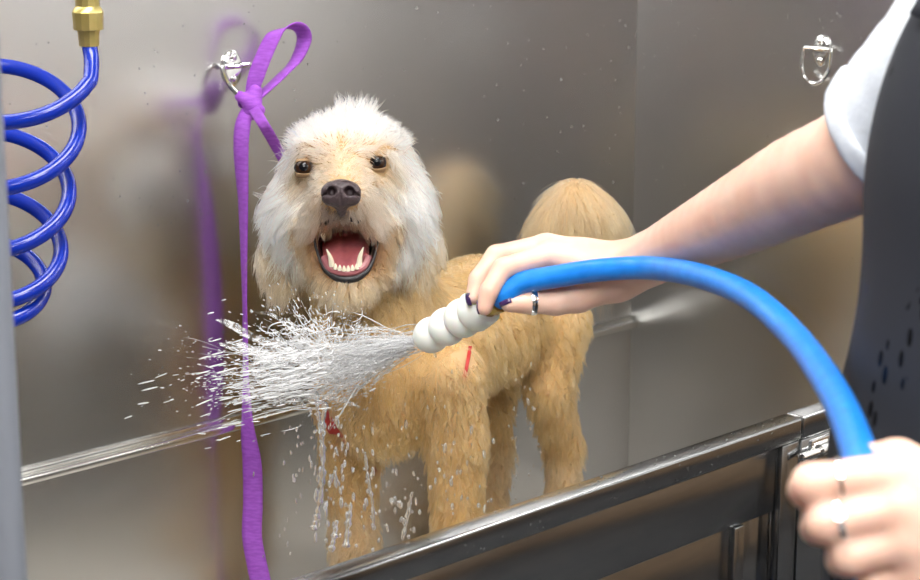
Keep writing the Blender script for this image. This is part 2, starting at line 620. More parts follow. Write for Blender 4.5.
# hind legs
for th, kn, hk, l in (
    (Ph(554, 322, 2.39), Ph(548, 388, 2.37), Ph(564, 446, 2.41), 'hind_l'),
    (Ph(500, 340, 2.46), Ph(488, 405, 2.44), Ph(494, 450, 2.46), 'hind_r')):
    fo = at_z(hk, FLOOR_Z + .0245) + np.array([-.025, -.01, 0])
    S.chain([th, kn, hk, at_z(hk, .65) + np.array([-.008, -.004, 0]), fo], [.045, .027, .0215, .018, .021], .012, l)
    S.cone(fo, fo + np.array([-.022, -.01, -.002]), .022, .017, .01, l)
# tail: rises, curls over
S.chain([Ph(560, 290, 2.47), Ph(556, 245, 2.485), Ph(558, 224, 2.48), Ph(576, 207, 2.475), Ph(594, 218, 2.47), Ph(602, 246, 2.47)],
        [.024, .026, .030, .032, .028, .018], .02, 'tail')
# head
S.ell(H(350, 168, 0), HEADAX, (.061, .053, .064), .02, 'skull')
S.cone(H(314, 152, .038), H(330, 148, .045), .020, .02, .015, 'brow')
S.cone(H(376, 150, .038), H(360, 148, .045), .020, .02, .015, 'brow')
S.cone(H(302, 205, .005), H(308, 235, .0), .034, .026, .02, 'cheek')
S.cone(H(392, 202, .005), H(390, 232, .0), .036, .028, .02, 'cheek')
S.cone(H(345, 183, .045), H(341, 195, .092), .034, .020, .018, 'muzzle')
S.cone(H(330, 198, .080), H(319, 220, .058), .016, .014, .012, 'lip')
S.cone(H(353, 198, .080), H(368, 219, .058), .016, .014, .012, 'lip')
S.cone(H(311, 222, .03), H(321, 262, .028), .016, .013, .014, 'jawside')
S.cone(H(383, 220, .03), H(376, 262, .028), .016, .013, .014, 'jawside')
S.cone(H(348, 268, .0), H(347, 283, .050), .027, .016, .018, 'jaw')
S.cone(H(333, 280, .040), H(361, 280, .040), .013, .013, .014, 'jaw')
# ears: flat drop ears
S.chain([H(301, 160, -.02), H(288, 200, -.022), H(280, 250, -.016), H(281, 280, -.012)], [.016, .020, .017, .009], .015, 'ear_l')
S.chain([H(398, 158, -.02), H(410, 195, -.022), H(419, 235, -.016), H(417, 262, -.012)], [.016, .020, .017, .009], .015, 'ear_r')
# eye sockets and the mouth cavity
S.cone(H(303, 168, .066), H(304, 168, .08), .0105, .0105, .006, 'x', True)
S.cone(H(377, 163, .066), H(376, 163, .08), .0105, .0105, .006, 'x', True)
S.ell(H(347, 245, .035), HEADAX, (.0300, .0255, .072), .010, 'x', True)

VOX = .0042
lo, hi = S.bounds(.02)
dV, dF = polygonise(S, lo, hi, VOX)
dV = smooth_verts(dV, dF, 2, .4)
dN, dA = vnormals(dV, dF)

M['dog_skin'] = mat('dog_undercoat', (.50, .33, .17), .8, sss=.1)
M['mouth'] = mat('mouth_lining', (.075, .022, .022), .35)
M['gum'] = mat('dark_lip', (.012, .010, .011), .45)
M['tongue'] = noise_color(mat('tongue', rough=.3, sss=.3), (.36, .095, .11), (.44, .13, .14), 120, bump=.4)
M['tooth'] = mat('tooth', (.82, .74, .58), .25, sss=.1)
M['nose'] = noise_color(mat('dog_nose', rough=.33), (.036, .024, .028), (.072, .048, .051), 260, bump=.8, lo=.3, hi=.7)
M['eye'] = mat('dog_eye_brown', (.030, .013, .006), .06, spec=.35)
M['pupil'] = mat('pupil', (.003, .003, .004), .05, spec=.35)
M['lid'] = mat('eyelid_skin', (.30, .19, .10), .7)
M['red'] = mat('red_webbing', (.42, .025, .02), .6)

dog = empty('dog', (float(Ph(450, 400, 2.28)[0]), float(Ph(450, 400, 2.28)[1]), FLOOR_Z))
tag(dog, 'wet golden doodle dog with white face and open mouth standing in the tub', 'dog')

# face labels for materials
fc = dV[dF].mean(1)
hc = (fc - H(347, 245, .035)) @ HEADAX.T / np.array([.0300, .0255, .072])
cav = (hc ** 2).sum(1) < 1.22
body = mesh_obj('body', dV, dF, [M['dog_skin'], M['mouth']], dog)
body.data.polygons.foreach_set('material_index', cav.astype(np.int32))

# eyes
for (x, y) in ((304, 168), (377, 163)):
    c = H(x, y, .0535)
    e = MB().lathe(c + FWD * .0104, -FWD, [(.0104 - .0104 * math.cos(t), .0104 * math.sin(t)) for t in np.linspace(.02, math.pi - .02, 18)], 24)
    eo = e.build('eye', M['eye'], dog)
    g = unit(-FWD + UP * .08 + RIGHT * .02)
    pc = c
    pu = MB().lathe(pc, g, [(.0100 * math.cos(t) + .0006, .0100 * math.sin(t)) for t in np.linspace(.52, .01, 6)], 20)
    pu.build('pupil', M['pupil'], eo)
    # lids: shells over the top and bottom of the eyeball
    fx = -FWD; ux_ = UP
    for lo_a, hi_a, nm in ((.78, 1.5, 'eyelid'), (-1.4, -.70, 'eyelid')):
        V, Fq = [], []
        for a_ in np.linspace(lo_a, hi_a, 7):
            for b_ in np.linspace(-1.45, 1.45, 15):
                edge = .42 * (abs(b_) / 1.45) ** 2 * (1 if lo_a > 0 else -1)
                aa = a_ - edge * (hi_a - a_) / (hi_a - lo_a) if lo_a > 0 else a_ - edge * (a_ - lo_a) / (hi_a - lo_a)
                V.append(c + .0109 * (fx * math.cos(aa) * math.cos(b_) + RIGHT * math.sin(b_) * math.cos(aa * .6) + ux_ * math.sin(aa)))
        for i_ in range(6):
            for j_ in range(14):
                Fq.append((i_ * 15 + j_, i_ * 15 + j_ + 1, i_ * 15 + j_ + 16, i_ * 15 + j_ + 15))
        lo_ = mesh_obj(nm, V, Fq, M['lid'], eo)
        md = lo_.modifiers.new('thick', 'SOLIDIFY'); md.thickness = .0008
    # dark lid rim
    rim = [c + (-FWD) * .0052 + RIGHT * .0098 * math.cos(t) + UP * .0066 * math.sin(t) * (1 if math.sin(t) > 0 else .9) for t in np.linspace(0, 2 * math.pi, 24, endpoint=False)]
    MB().tube(np.array(rim), .0009, 8, closed=True).build('eyelid', M['gum'], eo)

# nose
ns = SDF()
nc = H(341, 193, .112)
ns.ell(nc, HEADAX, (.0185, .0150, .0130), .006, '')
ns.cone(nc + RIGHT * -.012 + UP * .001 + FWD * .001, nc + RIGHT * -.0125 + UP * -.005, .0088, .0080, .006, '')
ns.cone(nc + RIGHT * .012 + UP * .001 + FWD * .001, nc + RIGHT * .0125 + UP * -.005, .0088, .0080, .006, '')
ns.cone(nc + UP * -.008, nc + UP * -.020 + FWD * .010, .0080, .0050, .006, '')
for sx in (-1, 1):
    ns.cone(nc + RIGHT * sx * .0085 + UP * .002 - FWD * .014, nc + RIGHT * sx * .0100 + UP * .001 - FWD * .004, .0052, .0046, .002, '', True)
    ns.cone(nc + RIGHT * sx * .0105 + UP * .001 - FWD * .011, nc + RIGHT * sx * .0185 + UP * -.003 - FWD * .002, .0024, .0018, .002, '', True)
ns.cone(nc + UP * .004 - FWD * .0150, nc + UP * -.022 - FWD * .006, .0012, .0012, .002, '', True)
a, b = ns.bounds(.006)
nv, nf = polygonise(ns, a, b, .0011)
mesh_obj('nose', smooth_verts(nv, nf, 1, .4), nf, M['nose'], dog)

# tongue: a trough filling the lower jaw
tg = SDF()
tg.chain([H(347, 228, -.022), H(346, 243, .016), H(346, 259, .044), H(346, 266, .055)], [.022, .0235, .021, .014], .01, '', (unit(UP * .75 - FWD * .66), .42))
tg.cone(H(346, 236, .024), H(346, 268, .076), .0014, .001, .006, '', True)
a, b = tg.bounds(.006)
tv, tf = polygonise(tg, a, b, .0018)
mesh_obj('tongue', smooth_verts(tv, tf, 2, .5), tf, M['tongue'], dog)

# lower lip / gum rim along the jaw, and lower teeth
rim = [H(312, 224, .045), H(316, 248, .052), H(324, 268, .060), H(335, 277, .064), H(347, 279.5, .066), H(359, 277, .064), H(370, 267, .060), H(377, 247, .052), H(381, 224, .045)]
MB().tube(catmull(rim, 6), [.0012 + .0034 * math.sin(math.pi * t) ** 3 for t in np.linspace(0, 1, 49)], 12).build('lower_lip', M['gum'], dog)
gum = [H(324, 258, .054), H(331, 269, .062), H(347, 273, .066), H(362, 268, .062), H(368, 257, .054)]
MB().tube(catmull(gum, 6), .0048, 10).build('gum', mat('gum_pink', (.30, .10, .11), .3), dog)
ul = [H(312, 232, .048), H(319, 226, .066), H(328, 221, .078), H(341, 217, .086), H(354, 220, .078), H(366, 224, .066), H(378, 230, .048)]
MB().tube(catmull(ul, 6), .0030, 10).build('upper_lip', M['gum'], dog)


def tooth(base, tip, r, bend=0.0):
    base, tip = np.asarray(base), np.asarray(tip)
    mid = (base + tip) / 2 + RIGHT * bend
    p = catmull([base, mid, tip], 6)
    MB().tube(p, [r * (1 - .82 * t ** 1.6) for t in np.linspace(0, 1, len(p))], 10).build('tooth', M['tooth'], dog)


tooth(H(332, 266, .064), H(326.5, 249, .072), .0034, .0012)
tooth(H(359, 266, .064), H(363.5, 247, .072), .0034, -.0012)
for x in (335.5, 339.8, 344, 348.2, 352.4, 356.6):
    yy = 268.5 + 2.2 * (1 - ((x - 346) / 11) ** 2)
    tooth(H(x, yy, .069), H(x, yy - 5.2, .072), .0025)
tooth(H(368, 232, .055), H(367.5, 240, .058), .0028)
tooth(H(323, 234, .055), H(324, 241, .058), .0026)

# ------------------------------------------------------------------ red harness strap round the chest
sa, sb = Ph(331, 412, 2.1), Ph(355, 448, 2.1)
cen = Ph(352, 440, 2.20)


def strap(cen, nrm, e1, name, wid, off, show, hi, lo):
    e2 = np.cross(nrm, e1)
    loop = []
    for th in np.linspace(0, 2 * math.pi, 90, endpoint=False):
        d = math.cos(th) * e1 + math.sin(th) * e2
        t = np.linspace(.005, .22, 200)
        v = S(cen + t[:, None] * d)
        j = np.argmax(v > off)
        loop.append(cen + d * (t[j] if v.max() > off else .1))
    loop = np.array(loop)
    for _ in range(4):
        loop = .5 * loop + .25 * np.roll(loop, 1, 0) + .25 * np.roll(loop, -1, 0)
    for _ in range(3):                               # lie on the coat: proud only where the wet fur parts
        v = S(loop)
        g = np.stack([(S(loop + d_ * .001) - v) / .001 for d_ in np.eye(3)], 1)
        want = np.interp(np.linalg.norm(loop - show, axis=1), [.026, .036], [hi, lo])
        loop = loop + unit(g) * (want - v)[:, None]
    lp = np.concatenate([loop, loop[:2]])
    rv, rf = ribbon(lp, np.full(len(lp), wid), np.tile(nrm, (len(lp), 1)), .0022 if wid > .01 else .001)
    return mesh_obj(name, rv, rf, M['red'], dog), lp


def seen(px, py):
    r_ = ray(px, py); t_ = np.arange(1.9, 2.4, .002)
    return CAM + r_ * t_[np.argmax(S(CAM + t_[:, None] * r_) < .006)]


ax = unit(sb - sa)
_, lpA = strap(cen, unit(np.cross(ax, FWD)), ax, 'harness_strap', .018, .0008, seen(343, 430), .0090, -.003)
gc = Ph(462, 330, 2.30)
rv_ = unit(ray(463.5, 350)); nB = unit(np.cross(rv_, UP))
gc = CAM + rv_ * 2.29
_, lpB = strap(gc, nB, unit(np.cross(nB, rv_)), 'harness_strap', .004, .0, seen(463, 350), .003, -.002)

# ================================================================== fur (hair curves growing from the body, child of the dog)
tri = np.concatenate([dF[:, [0, 1, 2]], dF[:, [0, 2, 3]]])
tcav = np.concatenate([cav, cav])
A = np.linalg.norm(np.cross(dV[tri[:, 1]] - dV[tri[:, 0]], dV[tri[:, 2]] - dV[tri[:, 0]]), axis=1)
tc = dV[tri].mean(1)
zhead = (tc - H(350, 300, 0)) @ UP > 0
near_head = (np.linalg.norm(tc - H(350, 205, 0), axis=1) < .16)
wgt = A * np.where(near_head, 2.2, 1.0) * (~tcav)
NS = 150000
ti = RNG.choice(len(tri), NS, p=wgt / wgt.sum())
u, v = RNG.random(NS), RNG.random(NS)
fl = u + v > 1
u[fl], v[fl] = 1 - u[fl], 1 - v[fl]
B3 = np.stack([1 - u - v, u, v], 1)
SP = (dV[tri[ti]] * B3[..., None]).sum(1)
SN = unit((dN[tri[ti]] * B3[..., None]).sum(1))
LAB = S.labels(SP)

# head coordinates in metres around the nose bridge
hx = (SP - H(345, 185, 0)) @ RIGHT
hy = (SP - H(345, 185, 0)) @ UP
hz = -(SP - H(345, 185, 0)) @ FWD
# no fur on the eyes, the nose and inside the lips
bad = np.zeros(NS, bool)
for c, r in ((H(304, 168, .0575), .0135), (H(377, 163, .0575), .0135), (nc, .0205)):
    bad |= np.linalg.norm(SP - c, axis=1) < r
q = (SP - H(347, 245, .035)) @ HEADAX.T / np.array([.0300, .0255, .072])
bad |= ((q ** 2).sum(1) < 1.42) & (hz > -.03)
keep = ~bad
SP, SN, LAB, hx, hy, hz = SP[keep], SN[keep], LAB[keep], hx[keep], hy[keep], hz[keep]
n = len(SP)
isin = lambda *k: np.isin(LAB, k)
HEAD = isin('skull', 'brow', 'cheek', 'muzzle', 'lip', 'jawside', 'jaw', 'ear_l', 'ear_r')
EAR = isin('ear_l', 'ear_r')
MUZ = isin('muzzle', 'lip')
JAW = isin('jaw', 'jawside')
TAIL = isin('tail')
LEG = isin('fore_a', 'fore_b', 'hind_l', 'hind_r')
BODY = isin('trunk', 'chest', 'neck')
DOWN = np.array([0, 0, -1.0])
BACK = unit(np.array([.966, .259, 0]))

L = np.full(n, .030); lift = np.full(n, .35); grav = np.full(n, .5); clump = np.full(n, .75); wav = np.full(n, .0016)
flow = np.tile(DOWN, (n, 1)).astype(float)
# body: wet locks running down and back
flow[BODY] = unit(DOWN * 1.0 + BACK * .35)
L[BODY] = .034; lift[BODY] = .12; clump[BODY] = .80; wav[BODY] = .0050
low = BODY & (SN[:, 2] < -.1)
L[low] = .026
flow[LEG] = unit(DOWN + BACK * .08)
L[LEG] = .025; lift[LEG] = .18; clump[LEG] = .80; wav[LEG] = .0042
thigh = isin('hind_l', 'hind_r') & (SP[:, 2] > .80)
L[thigh] = .025
L[LEG & (SP[:, 2] < .62)] = .014
# tail plume
tax = Ph(585, 300, 2.47)
flow[TAIL] = unit(DOWN * 1.0 + RIGHT * .10)
L[TAIL] = .066; lift[TAIL] = .12; clump[TAIL] = .7; grav[TAIL] = .55; wav[TAIL] = .001
L[TAIL & (SP[:, 2] < 1.0)] = .08
# head: away from the nose bridge, then falling
rad = unit(np.stack([hx, hy, np.zeros(n)], 1)) @ np.stack([RIGHT, UP, FWD])
flow[HEAD] = unit(rad + .35 * FWD + DOWN * .25)[HEAD]
top = HEAD & (hy > .038) & ~EAR
L[top] = .023; lift[top] = .36; grav[top] = .15; clump[top] = .72; wav[top] = .0036
tuft = top & (np.abs(hx - .011) < .016) & (hy > .058)
L[tuft] = .034; lift[tuft] = .95; grav[tuft] = .05; clump[tuft] = .9; wav[tuft] = .004
side = isin('cheek', 'skull', 'brow') & (hy <= .038)
L[side] = .042; grav[side] = .6; lift[side] = .24; clump[side] = .85; wav[side] = .0045
flow[side] = unit(rad * .5 + DOWN * 1.0 + FWD * .15 + .25 * RIGHT * np.sign(hx)[:, None])[side]
inner = isin('skull', 'brow', 'muzzle') & (np.abs(hx) < .036) & (hy > -.01) & (hy < .045) & (hz > .02)
L[inner] = .018; lift[inner] = .22; wav[inner] = .001; clump[inner] = .7
flow[inner] = unit(UP * .75 + RIGHT * np.sign(hx)[:, None] * .65 + FWD * .4)[inner]
L[MUZ] = .017; lift[MUZ] = .22; grav[MUZ] = .5; clump[MUZ] = .7
flow[MUZ] = unit(RIGHT * np.clip(hx / .03, -1, 1)[:, None] * 1.0 + DOWN * .75 + FWD * .55)[MUZ]
mt = isin('muzzle') & (hy > -.015)
flow[mt] = unit(RIGHT * np.clip(hx / .02, -1, 1)[:, None] * 1.0 + FWD * .9 + UP * .2)[mt]
L[mt] = .012
lipb = isin('lip') & (np.abs(hx) > .018)
L[lipb] = .030; grav[lipb] = .6; lift[lipb] = .3
undernose = MUZ & (np.abs(hx + .004) < .014) & (hy < -.02)
L[undernose] = .019; lift[undernose] = .25; grav[undernose] = .8
flow[JAW] = unit(DOWN * 1.0 + RIGHT * np.clip(hx / .05, -1, 1)[:, None] * .55 + FWD * .3)[JAW]
L[JAW] = .026; lift[JAW] = .22; clump[JAW] = .8; wav[JAW] = .0022
L[EAR] = .036; lift[EAR] = .2; grav[EAR] = .8; clump[EAR] = .88; wav[EAR] = .0045
flow[EAR] = unit(DOWN + RIGHT * np.sign(hx)[:, None] * .14)[EAR]
L[EAR & (hy < -.06)] = .038
L *= RNG.uniform(.5, 1.15, n)
fq = np.array([[31, 17, 23], [19, 37, 13], [23, 11, 41]]) * 2.2
flow = unit(flow + RNG.normal(0, 1, (n, 3)) * np.where(HEAD, .27, .16)[:, None] + .20 * np.sin(SP @ fq.T + np.array([0, 1.7, 3.1])))

# colours of the coat (sRGB-ish guesses turned linear)
lin = lambda r, g, b: np.array([(x / 255) ** 2.2 for x in (r, g, b)])
WHITE, CREAM, TAN, GOLD, DARKG, BROWN = lin(250, 241, 222), lin(232, 212, 180), lin(178, 130, 78), lin(184, 138, 86), lin(176, 128, 74), lin(120, 84, 54)
colr = np.tile(GOLD, (n, 1))
mixc = lambda m, c, t: colr.__setitem__(m, colr[m] * (1 - t[m][:, None] if isinstance(t, np.ndarray) else 1 - t) + c * (t[m][:, None] if isinstance(t, np.ndarray) else t))
sm = lambda x, a, b: np.clip((x - a) / (b - a), 0, 1) ** 2 * (3 - 2 * np.clip((x - a) / (b - a), 0, 1))
colr[HEAD] = WHITE
full = np.ones(n)
mixc(EAR, CREAM, full * .6)
mixc(EAR, TAN, sm(-hy, -.01, .08) * .75)
# amber rings by the eyes and muzzle top
for c in (H(304, 170, .05), H(377, 165, .05)):
    mixc(HEAD, TAN, (1 - sm(np.linalg.norm(SP - c, axis=1), .012, .032)) * .8)
mixc(HEAD, TAN, (1 - sm(np.linalg.norm((SP - H(341, 183, .08)) / np.array([1, 1, 1]), axis=1), .018, .038)) * .55)
mixc(MUZ, TAN, full * .36)
mixc(MUZ & (hy < -.015), BROWN, full * .35)
mixc(undernose, lin(60, 44, 38), full * .8)
mixc(JAW, TAN, full * .85)
mixc(lipb | isin('jawside'), BROWN, full * .4)
mixc(isin('cheek') & (np.abs(hx) < .05) & (hy < -.02), TAN, full * .45)
mixc(isin('neck') & (SP[:, 2] > 1.05), CREAM, full * .35)
mixc(LEG & (SP[:, 2] < .75), CREAM, full * .2)
mixc(TAIL, CREAM, full * .15)
rim_ = (((SP - H(347, 245, .035)) @ HEADAX.T / np.array([.0300, .0255, .072])) ** 2).sum(1)
mixc(HEAD & (rim_ < 2.5) & (hz > -.02), BROWN, (1 - sm(rim_, 1.5, 2.5)) * .85)
# lock-to-lock variation
ncl = n // 13
ci = RNG.choice(n, ncl, replace=False)
kd = kdtree.KDTree(ncl)
for k, i in enumerate(ci):
    kd.insert(SP[i], k)
kd.balance()
own = np.array([kd.find(Vector(p))[1] for p in SP])
var = RNG.normal(0, .10, ncl)[own] + RNG.normal(0, .05, n)
colr = np.clip(colr * (1 + var)[:, None], 0, .97)

NSEG = 7
pts = np.zeros((n, NSEG + 1, 3)); pts[:, 0] = SP - SN * .002
flowt = unit(flow - SN * np.minimum((flow * SN).sum(1, keepdims=True), 0) * .95)
dirv = unit(SN * lift[:, None] + flowt * (1 - lift * .5)[:, None])
ph = RNG.random(ncl)[own] * 6.28 + RNG.normal(0, .35, n)
sidev = unit(np.cross(dirv, SN) + 1e-6)
for k in range(NSEG):
    s = (k + .5) / NSEG
    dirv = unit(dirv + DOWN * (grav * .22)[:, None])
    pts[:, k + 1] = pts[:, k] + dirv * (L / NSEG)[:, None]
    pts[:, k + 1] += (sidev * np.sin(ph + s * 6.5)[:, None] + SN * (.5 * np.cos(ph * 1.7 + s * 6.5))[:, None]) * (wav * s * .5)[:, None]
    # keep the hair outside the skin
    dd = S(pts[:, k + 1])
    inn = dd < .0015 + .002 * s
    pts[inn, k + 1] += SN[inn] * (.0015 + .002 * s - dd[inn])[:, None]
leader = pts[ci][own]
t = (np.arange(NSEG + 1) / NSEG)
sc = np.clip(L / np.maximum(L[ci][own], 1e-4), .6, 1.25)
tgt = pts[:, :1] * 0 + leader[:, :1] + (leader - leader[:, :1]) * sc[:, None, None]
far = np.linalg.norm(leader[:, 0] - pts[:, 0], axis=1) > .014
cl = np.where(far, 0, clump)
amt = cl[:, None] * t[None] ** 1.2
pts = pts * (1 - amt[..., None]) + tgt * amt[..., None]
# clear band where the strap lies bare, and nothing through the walls
bare = np.zeros(n, bool)
for c_, rad_, lp_s in ((seen(343, 430), .024, lpA), (seen(463, 350), .012, lpB)):
    c_ = lp_s[np.argmin(np.linalg.norm(np.cross(lp_s - CAM, unit(c_ - CAM)), axis=1) + .6 * np.linalg.norm(lp_s - c_, axis=1))]
    near = np.linalg.norm(SP - c_, axis=1) < rad_ + .035
    dmin = np.full(n, 9.)
    idx = np.where(near)[0]
    for k_ in range(1, NSEG + 1):
        dmin[idx] = np.minimum(dmin[idx], np.min(np.linalg.norm(pts[idx, k_][:, None] - lp_s[None], axis=2) + 9 * (np.linalg.norm(lp_s - c_, axis=1) > rad_)[None], axis=1))
    bare |= dmin < (.0190 if lp_s is lpA else .0120)
pts_ok = ~bare
pts[..., 1] = np.minimum(pts[..., 1], -.004)
pts[..., 2] = np.maximum(pts[..., 2], FLOOR_Z + .001)
pts, colr2, Lk = pts[pts_ok], colr[pts_ok], L[pts_ok]
n = len(pts)
hc_ = bpy.data.hair_curves.new('fur')
hc_.add_curves([NSEG + 1] * n)
hc_.position_data.foreach_set('vector', pts.astype(np.float32).ravel())
r0 = .00027 * RNG.uniform(.8, 1.2, n)
rr = (r0[:, None] * np.array([1, 1, .98, .93, .85, .7, .48, .12])[None]).astype(np.float32)
ra = hc_.attributes.new('radius', 'FLOAT', 'POINT'); ra.data.foreach_set('value', rr.ravel())
ca = hc_.attributes.new('coat', 'FLOAT_COLOR', 'CURVE')
ca.data.foreach_set('color', np.concatenate([colr2, np.ones((n, 1))], 1).astype(np.float32).ravel())
hc_.set_types(type='CATMULL_ROM')
fm = bpy.data.materials.new('dog_fur'); fm.use_nodes = True
nt = fm.node_tree
for x in list(nt.nodes):
    if x.type != 'OUTPUT_MATERIAL': nt.nodes.remove(x)
hb = nt.nodes.new('ShaderNodeBsdfHairPrincipled')
hb.parametrization = 'COLOR'
at = nt.nodes.new('ShaderNodeAttribute'); at.attribute_name = 'coat'
nt.links.new(at.outputs['Color'], hb.inputs['Color'])
hb.inputs['Roughness'].default_value = .38
hb.inputs['Radial Roughness'].default_value = .55
nt.links.new(hb.outputs[0], [x for x in nt.nodes if x.type == 'OUTPUT_MATERIAL'][0].inputs[0])
hc_.materials.append(fm)
fur = bpy.data.objects.new('fur', hc_)
link(fur, dog)
tag(fur, kind='stuff')
# ================================================================== person at the right: body, clothes
def linc(r, g, b):
    return tuple((x / 255) ** 2.2 for x in (r, g, b))


M['skin'] = noise_color(mat('skin', rough=.42, sss=.25), linc(220, 176, 156), linc(229, 192, 173), 30, detail=6, lo=.3, hi=.7, bump=.12, bscale=420)
M['nail'] = mat('purple_nail_polish', (.045, .018, .09), .15, coat=1)
M['nailbare'] = mat('bare_nail', linc(236, 190, 178), .25)
M['silver'] = mat('silver', (.85, .85, .84), .14, 1)
M['gem'] = mat('clear_stone', (.95, .96, 1), .03, 0, trans=.8, ior=2.2)
M['shirt'] = noise_color(mat('pale_blue_grey_shirt', rough=.8), linc(206, 212, 222), linc(214, 220, 229), 40, bump=.3, bscale=260)
M['hairb'] = mat('brown_hair', linc(92, 62, 40), .45)
M['trouser'] = mat('dark_trousers', (.02, .022, .028), .8)
M['shoe'] = mat('black_shoe', (.012, .012, .013), .5)


def apron_mat():
    m = mat('black_apron_cloth', (.020, .022, .027), .62, spec=.2)
    nt, b, N, L = nodes(m)
    tc = N('ShaderNodeTexCoord')
    vz = N('ShaderNodeTexVoronoi'); vz.inputs['Scale'].default_value = 95; vz.inputs['Randomness'].default_value = 1
    mp = N('ShaderNodeMapping'); mp.inputs['Scale'].default_value = (1, 1, .45)
    L(tc.outputs['Object'], mp.inputs[0]); L(mp.outputs[0], vz.inputs['Vector'])
    nz = N('ShaderNodeTexNoise'); nz.inputs['Scale'].default_value = 7; nz.inputs['Detail'].default_value = 2
    L(tc.outputs['Object'], nz.inputs['Vector'])
    # wet spots: small cells, only in splashed patches
    a = N('ShaderNodeMath'); a.operation = 'LESS_THAN'; a.inputs[1].default_value = .30
    L(vz.outputs['Distance'], a.inputs[0])
    c = N('ShaderNodeMath'); c.operation = 'GREATER_THAN'; c.inputs[1].default_value = .45
    L(nz.outputs['Fac'], c.inputs[0])
    d = N('ShaderNodeMath'); d.operation = 'MULTIPLY'
    L(a.outputs[0], d.inputs[0]); L(c.outputs[0], d.inputs[1])
    mx = N('ShaderNodeMix'); mx.data_type = 'RGBA'
    mx.inputs[6].default_value = (.023, .025, .032, 1); mx.inputs[7].default_value = (.003, .0032, .004, 1)
    L(d.outputs[0], mx.inputs[0]); L(mx.outputs[2], b.inputs['Base Color'])
    mr = N('ShaderNodeMapRange'); mr.inputs['To Min'].default_value = .62; mr.inputs['To Max'].default_value = .25
    L(d.outputs[0], mr.inputs['Value']); L(mr.outputs[0], b.inputs['Roughness'])
    wv = N('ShaderNodeTexNoise'); wv.inputs['Scale'].default_value = 500
    L(tc.outputs['Object'], wv.inputs['Vector'])
    bp = N('ShaderNodeBump'); bp.inputs['Strength'].default_value = .15; bp.inputs['Distance'].default_value = .001
    L(wv.outputs['Fac'], bp.inputs['Height']); L(bp.outputs[0], b.inputs['Normal'])
    return m


M['apron'] = apron_mat()

TC = np.array([-.855, -1.165, 0])              # torso axis
FACE = unit(np.array([-.985, .17, 0]))         # the way the person faces
LEFT = np.array([FACE[1] * -1, FACE[0], 0])    # person's left
Z = np.array([0, 0, 1.0])
T = lambda f_, l_, z_: TC + FACE * f_ + LEFT * l_ + Z * z_
DN = 1.9
HN = lambda px, py, off=0.0: P(px, py, DN - off)          # the hand on the nozzle
DL = 1.1
NL = lambda px, py, off=0.0: P(px, py, DL - off)          # the hand on the hose
BAX = np.stack([FACE, LEFT, Z])

per = SDF()
# trunk, neck, head
per.ell(T(0, 0, 1.28), BAX, (.105, .155, .20), .05, 'torso')
per.ell(T(.0, 0, 1.06), BAX, (.105, .145, .16), .05, 'torso')
per.ell(T(-.01, 0, .92), BAX, (.118, .165, .15), .05, 'torso')
per.cone(T(-.01, -.10, 1.385), T(-.01, .10, 1.385), .055, .055, .04, 'torso')
per.cone(T(-.01, 0, 1.40), T(.012, 0, 1.53), .052, .048, .03, 'neck')
hd = T(.035, 0, 1.635)
per.ell(hd, BAX, (.095, .076, .118), .02, 'head')
per.cone(hd + FACE * .045 - Z * .055, hd + FACE * .070 - Z * .085, .045, .026, .02, 'head')
per.cone(hd + FACE * .092 + Z * .005, hd + FACE * .112 - Z * .03, .009, .013, .012, 'head')
for sg in (-1, 1):
    per.cone(hd + LEFT * .076 * sg + Z * .012, hd + LEFT * .078 * sg - Z * .022, .012, .009, .006, 'head')
    per.cone(hd + FACE * .082 + LEFT * .031 * sg + Z * .012, hd + FACE * .09 + LEFT * .031 * sg + Z * .012, .012, .010, .006, 'x', True)
per.cone(hd + FACE * .094 - LEFT * .018 - Z * .058, hd + FACE * .094 + LEFT * .018 - Z * .058, .007, .007, .006, 'head')
# legs
for sg in (-1, 1):
    per.chain([T(0, .085 * sg, .88), T(.02, .085 * sg, .50), T(-.02, .09 * sg, .10)], [.088, .058, .040], .03, 'leg')
    per.chain([T(-.03, .09 * sg, .045), T(.10, .10 * sg, .035), T(.15, .105 * sg, .03)], [.036, .034, .024], .02, 'foot')
# right arm (far arm), reaching to the nozzle
shR = P(968, 48, 1.40)
ap = [T(-.005, -.13, 1.37), shR, P(916, 98, 1.45), P(868, 152, 1.50), P(800, 184, 1.60), P(745, 212, 1.69), P(700, 234, 1.765), P(660, 254, 1.83), P(622, 271, 1.865)]
ar = [.056, .053, .0475, .0435, .0415, .0370, .0318, .0272, .0258]
apc = catmull(np.array(ap), 4)
arc = np.interp(np.linspace(0, len(ap) - 1, len(apc)), range(len(ap)), ar)
for q_ in range(len(apc) - 1):
    per.cone(apc[q_], apc[q_ + 1], arc[q_], arc[q_ + 1], .03 if q_ < 3 else .002, 'arm')
# right hand
wr = HN(618, 270, .03)
KN = dict(i=HN(551, 254, .028), m=HN(546, 246, .006), r=HN(550, 250, -.016), p=HN(558, 258, -.034))
per.cone(wr, HN(585, 266, .012), .0262, .026, .015, 'hand')
for k, (w_, r_) in dict(i=(HN(600, 268, .034), .0135), m=(HN(602, 262, .012), .0135), r=(HN(602, 264, -.008), .013), p=(HN(604, 272, -.022), .012)).items():
    per.cone(w_, KN[k], .018, r_, .012, 'hand')
per.chain([KN['i'], HN(503, 268, .040), HN(489, 291, .047), HN(484.5, 308, .047)], [.0122, .0102, .0092, .0080], .0035, 'f_index')
per.chain([KN['m'], HN(496, 255, .016), HN(478, 279, .025), HN(473, 297, .030)], [.0122, .0102, .0092, .0080], .0035, 'f_middle')
per.chain([KN['r'], HN(500, 258, -.012), HN(483, 280, -.008), HN(479, 299, .0)], [.0120, .0100, .0090, .0078], .0035, 'f_ring')
